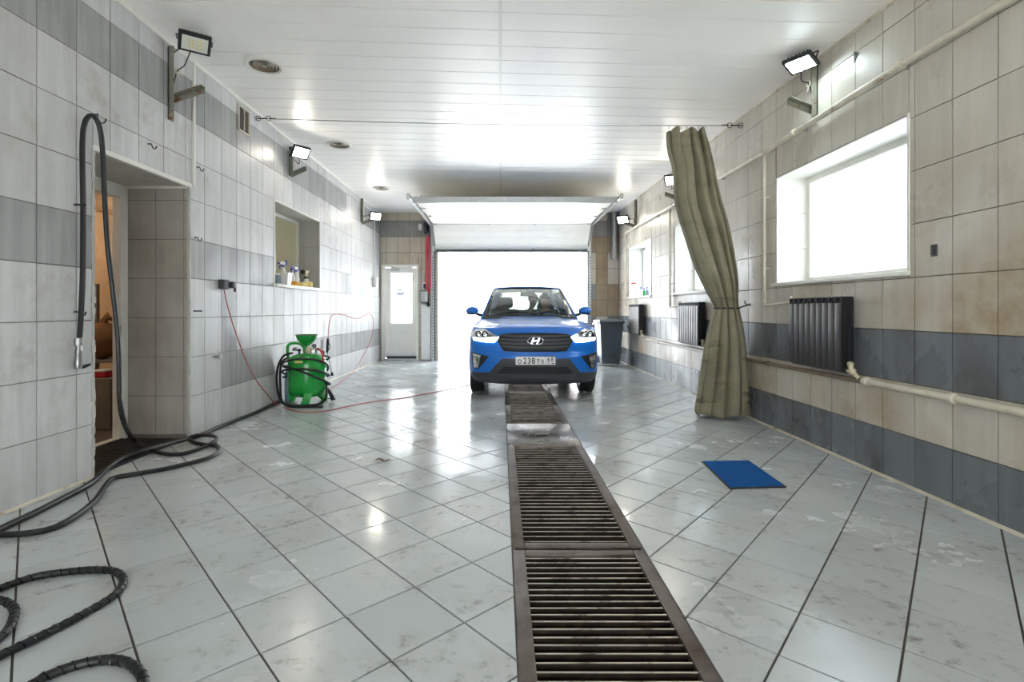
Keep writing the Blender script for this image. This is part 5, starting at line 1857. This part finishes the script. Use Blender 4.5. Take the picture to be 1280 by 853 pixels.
# sides with wheel arches
WY = (.84, 3.43)
WZC, AR = .335, .385
for s in (1, -1):
    NY, NZ = 120, 26
    pts = []
    for i in range(NY + 1):
        y = .445 + (4.0 - .445) * i / NY
        zt = smooth(ETOP, y)
        for j in range(NZ + 1):
            z = .26 + (zt - .26) * j / NZ
            x = ws(z) * (1 - .02 * max(0, (y - 3.2) / .8) ** 2)
            if .95 < y < 3.3:
                x -= .012 * math.exp(-((z - .62) / .10) ** 2)
            pts.append([s * x, y, z])
    ins = [any((p[1] - wy) ** 2 + (p[2] - WZC) ** 2 < AR * AR for wy in WY) for p in pts]
    fs = []
    for i in range(NY):
        for j in range(NZ):
            f = (i * (NZ + 1) + j, (i + 1) * (NZ + 1) + j, (i + 1) * (NZ + 1) + j + 1, i * (NZ + 1) + j + 1)
            if not all(ins[k] for k in f):
                fs.append(f)
    for k, p in enumerate(pts):
        if ins[k]:
            wy = min(WY, key=lambda q: abs(q - p[1]))
            d_ = Vector((p[1] - wy, p[2] - WZC))
            d_ = d_.normalized() * AR
            p[1], p[2] = wy + d_.x, WZC + d_.y
    side = MB().add(pts, fs).build('side_panel', M['car_blue'], car, angle=40)
    for wy in WY:
        ar = MB()
        rr = []
        for k in range(25):
            a = PI * (k / 24) * 1.10 - .16
            c_, s_ = math.cos(a), math.sin(a)
            x_ = s * (ws(max(.26, WZC + AR * s_)))
            rr.append([V(x_ - s * .03, wy + (AR - .03) * c_, WZC + (AR - .03) * s_), V(x_ + s * .012, wy + (AR - .03) * c_, WZC + (AR - .03) * s_), V(x_ + s * .012, wy + (AR + .03) * c_, WZC + (AR + .03) * s_), V(x_ - s * .01, wy + (AR + .035) * c_, WZC + (AR + .035) * s_)])
        ar.rings(rr)
        ar.build('arch_cladding', M['grey_plastic'], side)
    MB().bbox((s * .85, 2.13, .30), (.06, 1.78, .12), .02).build('sill_cladding', M['grey_plastic'], car)
    for y in (2.25, 3.15):
        MB().bbox((s * .872, y, .93), (.03, .2, .03), .01).build('door_handle', M['car_blue'], side)
    for y in (1.32, 2.38):
        MB().rng(s * .868, s * .8795, y - .003, y + .003, .36, 1.0).build('door_gap', M['black_plastic'], side, angle=0)
    # greenhouse
    B0 = lambda y: V(s * (.775 - .012 * max(0, y - 3.3)), y, smooth(ETOP, y) - .005)
    R0 = lambda y: V(s * (.575 - .02 * max(0, (y - 3.2)) ** 2), y, 1.545 + .03 * math.sin(PI * min(1, max(0, (y - 1.95) / 2.0))))
    # A pillar, B pillar, C pillar, roof rail
    pb = MB()

    def strip(a0, a1, b0, b1, w=.03):
        nrm = (Vector(a1) - Vector(a0)).cross(Vector(b0) - Vector(a0)).normalized() * w
        pb.prism([a0, a1, b1, b0], nrm if nrm.x * s < 0 else -nrm)
    wsb, wst = V(s * .665, 1.33, 1.085), V(s * .555, 2.09, 1.555)
    strip(V(s * .775, 1.42, 1.04), V(s * .775, 1.50, 1.045), R0(2.10), R0(2.20))
    strip(B0(2.40), B0(2.50), R0(2.50), R0(2.60))
    strip(B0(3.45), B0(4.02), R0(3.35), R0(3.86))
    strip(R0(2.05) + V(-s * .0, 0, -.03), R0(3.9) + V(0, 0, -.03), R0(2.05) + V(-s * .04, 0, .015), R0(3.9) + V(-s * .04, 0, .015))
    pb.build('pillar', M['car_blue'], car, angle=20)
    pb = MB()
    strip(wsb + V(0, 0, -.03), V(s * .745, 1.40, 1.035), wst, R0(2.16) + V(-s * .008, 0, 0))
    pb.build('pillar_trim', M['black_plastic'], car, angle=20)
    for ya, yb, yc2, yd in ((1.50, 2.40, 2.60, 2.20), (2.50, 3.45, 3.35, 2.60)):
        MB().add([B0(ya), B0(yb), R0(yc2), R0(yd)], [(0, 1, 2, 3)]).build('side_window', M['glass_tinted'], car, angle=0, solid=.004)
    # wheels
for wy in WY:
    for s in (1, -1):
        x0 = s * .778
        w = MB()
        w.lathe([(.21, -.095), (.30, -.102), (.325, -.09), (.335, -.06), (.335, .06), (.325, .09), (.30, .102), (.21, .095)], (0, 0, 0), 40, 'X', (False, False))
        for k in range(36):
            a = 2 * PI * k / 36
            for q in (-.055, .055):
                w.box((q, .335 * math.cos(a), .335 * math.sin(a)), (.06, .022, .010), rot=Euler((a - PI / 2, 0, 0)))
        wh = w.build('wheel', M['black_rubber'], car)
        wh.location = V(x0, wy, WZC + .004)
        rm = MB()
        rm.lathe([(.215, -.09), (.205, -.07), (.20, .07), (.215, .09)], (0, 0, 0), 32, 'X', (False, False))
        for k in range(5):
            a = 2 * PI * k / 5
            rm.box((s * .06, .11 * math.cos(a), .11 * math.sin(a)), (.02, .05, .19), rot=Euler((a - PI / 2, 0, 0)))
        rm.lathe([(.05, -.01), (.055, .0), (.05, .02)], (s * .06, 0, 0), 16, 'X')
        rm.build('rim', M['galv'], wh)
        MB().lathe([(.15, -.012), (.15, .012)], (-s * .03, 0, 0), 24, 'X').build('brake_disc', M['steel'], wh)
ub = MB()
ub.rng(-.60, .60, .25, 4.05, .24, .42).rng(-.64, .64, .2, .42, .30, .60).rng(-.64, .64, 1.25, 3.0, .26, .5).rng(-.62, .62, .45, 1.25, .42, .85)
ub.build('underbody', M['dark_plastic'], car, angle=0)
# windscreen, roof, rear


def screen(u, v):
    a = -1 + 2 * u
    hw = .668 + (.556 - .668) * v
    return V(a * hw, 1.19 + .80 * v + (.14 - .04 * v) * a * a, 1.09 + .478 * v + .03 * math.sin(PI * v) - .008 * a * a)


MB().grid(screen, 20, 12).build('windscreen', M['glass_car'], car, angle=60, solid=.005)
band = MB().grid(lambda u, v: screen(u, .975 + .03 * v) + V(0, -.004, .004), 20, 2).build('screen_band', M['dark_plastic'], car, angle=60, solid=.003)
cw = MB().grid(lambda u, v: (lambda p: V(p.x * 1.05, p.y - .10 + .12 * v, p.z - .012 + .018 * v))(screen(u, 0)), 20, 2).build('cowl', M['dark_plastic'], car, angle=60, solid=.006)
for x0, x1, r0 in ((-.52, .10, 0), (.02, .60, 0)):
    p = [screen(.5 + (x0 + (x1 - x0) * k / 12) / 1.34, .035 + .075 * math.sin(PI * k / 12)) + V(0, -.012, .008) for k in range(13)]
    MB().tube(p, .009, 6).build('wiper', M['black_plastic'], car)


def roof(u, v):
    a = -1 + 2 * u
    y = 1.965 + .10 * a * a + (1.955 - .10 * a * a) * v
    hw = .556 + .03 * math.sin(PI * min(1, v * 1.2)) - .03 * v * v
    return V(a * hw, y, 1.572 + .065 * math.sin(PI * (v * .85 + .0)) * (1 - .35 * a * a) - .025 * a * a * a * a - .03 * v * v)


MB().grid(roof, 24, 16).build('roof', M['car_blue'], car, angle=60, solid=.012)
MB().grid(lambda u, v: roof(.04 + .92 * u, .03 + .94 * v) + V(0, 0, -.03), 12, 8).build('headliner', M['upholstery'], car, angle=60, solid=.006)
vs = []
for k in range(20):
    z = .26 + .84 * k / 19
    for a in AS:
        vs.append(V(a * ws(z) * .985, 4.26 - .05 * abs(z - .6) - .42 * plan(a), z))
MB().add(vs, [(j * n + i, j * n + i + 1, (j + 1) * n + i + 1, (j + 1) * n + i) for j in range(19) for i in range(NA)]).build('tailgate', M['car_blue'], car, angle=50)
for s in (1, -1):
    MB().grid(lambda u, v: V(s * ((.50 - .08 * v) + (.20 - .03 * v) * u), 4.20 - .26 * v - .05 - .10 * u, 1.08 + .46 * v), 4, 6).build('rear_pillar', M['car_blue'], car, angle=60, solid=.03)
rg = lambda u, v: V((-1 + 2 * u) * (.54 - .08 * v), 4.20 - .26 * v - .12 * (-1 + 2 * u) ** 2, 1.10 + .40 * v)
MB().grid(rg, 12, 4).build('rear_window', M['glass_car'], car, angle=60, solid=.004)
# cabin
da = MB()
da.grid(lambda u, v: V(-.68 + 1.36 * u, 1.26 + .50 * v + .06 * math.cos((u - .5) * 3), 1.055 - .03 * math.cos(v * 3) - .10 * max(0, v - .7)), 16, 8)
da.rng(-.68, .68, 1.66, 1.74, .62, 1.0)
da.build('dashboard', M['upholstery'], car, angle=40)
st_ = MB()
cs_ = V(.36, 1.86, 1.0)
st_.tube([cs_ + V(.185 * math.cos(a), .185 * math.sin(a) * .42, .185 * math.sin(a) * .9) for a in [2 * PI * i / 28 for i in range(29)]], .015, 8, (False, False))
st_.tube([cs_ + V(-.18, 0, 0), cs_ + V(.18, 0, 0)], .016, 6).ball(cs_, .055, 10, (1, .5, 1)).tube([cs_, cs_ + V(0, -.2, -.1)], .03, 8)
st_.build('steering_wheel', M['black_plastic'], car)
for x in (-.36, .36):
    sb = MB()
    sb.bbox((x, 2.25, .52), (.50, .52, .16), .05)
    sb.bbox((x, 2.60, .88), (.48, .13, .66), .05, Euler((-.18, 0, 0)))
    se = sb.build('seat', M['upholstery'], car)
    hr = MB()
    hr.bbox((x, 2.69, 1.325), (.27, .10, .20), .045, Euler((-.1, 0, 0)))
    hr.tube([V(x - .06, 2.68, 1.14), V(x - .06, 2.69, 1.26)], .008, 6).tube([V(x + .06, 2.68, 1.14), V(x + .06, 2.69, 1.26)], .008, 6)
    hr.build('headrest', M['upholstery'], se)
rs = MB()
rs.bbox((0, 3.15, .52), (1.3, .5, .16), .05).bbox((0, 3.52, .86), (1.32, .13, .68), .05, Euler((-.2, 0, 0)))
rse = rs.build('rear_seat', M['upholstery'], car)
for x in (-.40, .40):
    MB().bbox((x, 3.60, 1.25), (.26, .09, .12), .035).build('headrest', M['upholstery'], rse)
MB().bbox((0, 3.88, 1.06), (1.2, .5, .03), .01).build('parcel_shelf', M['upholstery'], car)
rm = MB().bbox((0, 1.87, 1.452), (.25, .035, .075), .014).tube([V(0, 1.87, 1.47), V(0, 1.93, 1.545)], .008, 6).build('rear_view_mirror', M['black_plastic'], car)

# ---------------------------------------------------------------- people in the car


def skin_fig(name, verts, edges, mat, parent, sub=2, root=0):
    # verts: (x, y, z, radius)
    me = bpy.data.meshes.new(name)
    me.from_pydata([v[:3] for v in verts], edges, [])
    me.materials.append(M[mat])
    o_ = bpy.data.objects.new(name, me)
    C.objects.link(o_)
    o_.parent = parent
    o_.modifiers.new('skin', 'SKIN').use_smooth_shade = True
    if not me.skin_vertices:
        bm = bmesh.new()
        bm.from_mesh(me)
        bm.verts.layers.skin.verify()
        bm.to_mesh(me)
        bm.free()
    for k, v in enumerate(verts):
        r_ = v[3] if isinstance(v[3], tuple) else (v[3], v[3])
        me.skin_vertices[0].data[k].radius = r_
        me.skin_vertices[0].data[k].use_root = (k == root)
    o_.modifiers.new('smooth', 'SUBSURF').levels = sub
    o_.modifiers[-1].render_levels = sub
    return o_


def chain(verts, edges, start, pts):
    prev = start
    for p in pts:
        verts.append(p)
        edges.append((prev, len(verts) - 1))
        prev = len(verts) - 1
    return prev


def seated(label, loc, lean, hands, shirt, shift):
    t = thing('person', label, 'person', loc)
    lx, ly = lean
    hx, hy, hz = lx * 1.35, ly * 1.2, .70
    v, e = [(0, 0, 0, .125)], []
    waist = chain(v, e, 0, [(lx * .3, ly * .3, .16, .115), (lx * .6, ly * .6, .32, .135)])
    neckb = chain(v, e, waist, [(lx * .9, ly * .9, .46, .10), (lx, ly, .52, .055), (lx * 1.1, ly * 1.1, .575, .05)])
    chain(v, e, neckb, [(hx, hy - .01, .63, .072), (hx, hy - .005, .70, .088), (hx, hy, .775, .075)])
    arms, legs = [], []
    for s, h in zip((-1, 1), hands):
        sh_ = (lx * .85 + s * .175, ly * .85, .44, .06)
        el = ((sh_[0] + h[0]) / 2 + s * .06, (sh_[1] + h[1]) / 2, min(sh_[2], h[2]) - .06, .042)
        wrst = (h[0], h[1] + .03, h[2] - .01, .026)
        arms.append((sh_, el, wrst))
        a_ = chain(v, e, waist, [sh_, el, wrst])
        palm = chain(v, e, a_, [(h[0], h[1] - .02, h[2], .032)])
        for k in range(4):
            q = -.024 + .016 * k
            chain(v, e, palm, [(h[0] + q, h[1] - .055, h[2] + .02, .009), (h[0] + q, h[1] - .075 - .006 * (k in (1, 2)), h[2] - .005, .008), (h[0] + q, h[1] - .06, h[2] - .028, .007)])
        chain(v, e, palm, [(h[0] - s * .04, h[1] - .01, h[2] + .018, .011), (h[0] - s * .052, h[1] - .035, h[2] + .02, .009)])
        lg = [(s * .09, -.10, .0, .09), (s * .13, -.42, .06, .068), (s * .13, -.62, -.30, .048), (s * .13, -.72, -.31, .04)]
        legs.append(lg)
        chain(v, e, 0, lg)
    body = skin_fig('body', v, e, 'skin', t)
    # clothing grown a little outside the body
    v, e = [(0, 0, .02, .137)], []
    w2 = chain(v, e, 0, [(lx * .3, ly * .3, .16, .128), (lx * .6, ly * .6, .32, .148)])
    chain(v, e, w2, [(lx * .9, ly * .9, .46, .112), (lx * .97, ly * .97, .505, .07)])
    for sh_, el, wr_ in arms:
        mid = tuple(el[k] * .25 + wr_[k] * .75 for k in range(3))
        chain(v, e, w2, [sh_[:3] + (.074,), el[:3] + (.056,), mid + (.042,)])
    skin_fig('shirt', v, e, shirt, t)
    v, e = [(0, 0, .0, .14)], []
    for lg in legs:
        chain(v, e, 0, [tuple(p[:3]) + (p[3] * 1.15,) for p in lg[:3]])
    skin_fig('trousers', v, e, 'trousers', t)
    H = V(hx, hy, hz)
    MB().ball(H + V(0, .022, .035), .105, 16, (.92, .98, .95)).build('hair', M['hair'], t)
    f = MB()
    f.tube([H + V(0, -.085, .01), H + V(0, -.112, -.025), H + V(0, -.088, -.035)], [.010, .016, .012], 8)
    f.build('nose', M['skin'], t)
    for s in (-1, 1):
        MB().ball(H + V(s * .032, -.084, .008), .012, 8).build('eye', M['white_plastic'], t)
        MB().ball(H + V(s * .032, -.095, .008), .005, 8).build('pupil', M['hair'], t)
        MB().ball(H + V(s * .09, .0, -.005), .024, 8, (.4, .7, 1.2)).build('ear', M['skin'], t)
    MB().tube([H + V(-.024, -.080, -.055), H + V(0, -.088, -.058), H + V(.024, -.080, -.055)], .005, 6).build('mouth', M['red_hose'], t)
    return t


cx, cy = car.location.x, car.location.y
seated('person in a white shirt at the steering wheel of the blue car', (cx + .36, cy + 2.32, .66), (-.03, .06), ((-.15, -.40, .37), (.15, -.40, .37)), 'shirt', 0)
seated('person in a grey shirt leaning forward on the rear seat of the blue car', (cx + .02, cy + 3.16, .68), (.10, -.22), ((-.10, -.36, .30), (.26, -.38, .34)), 'shirt_grey', 0)
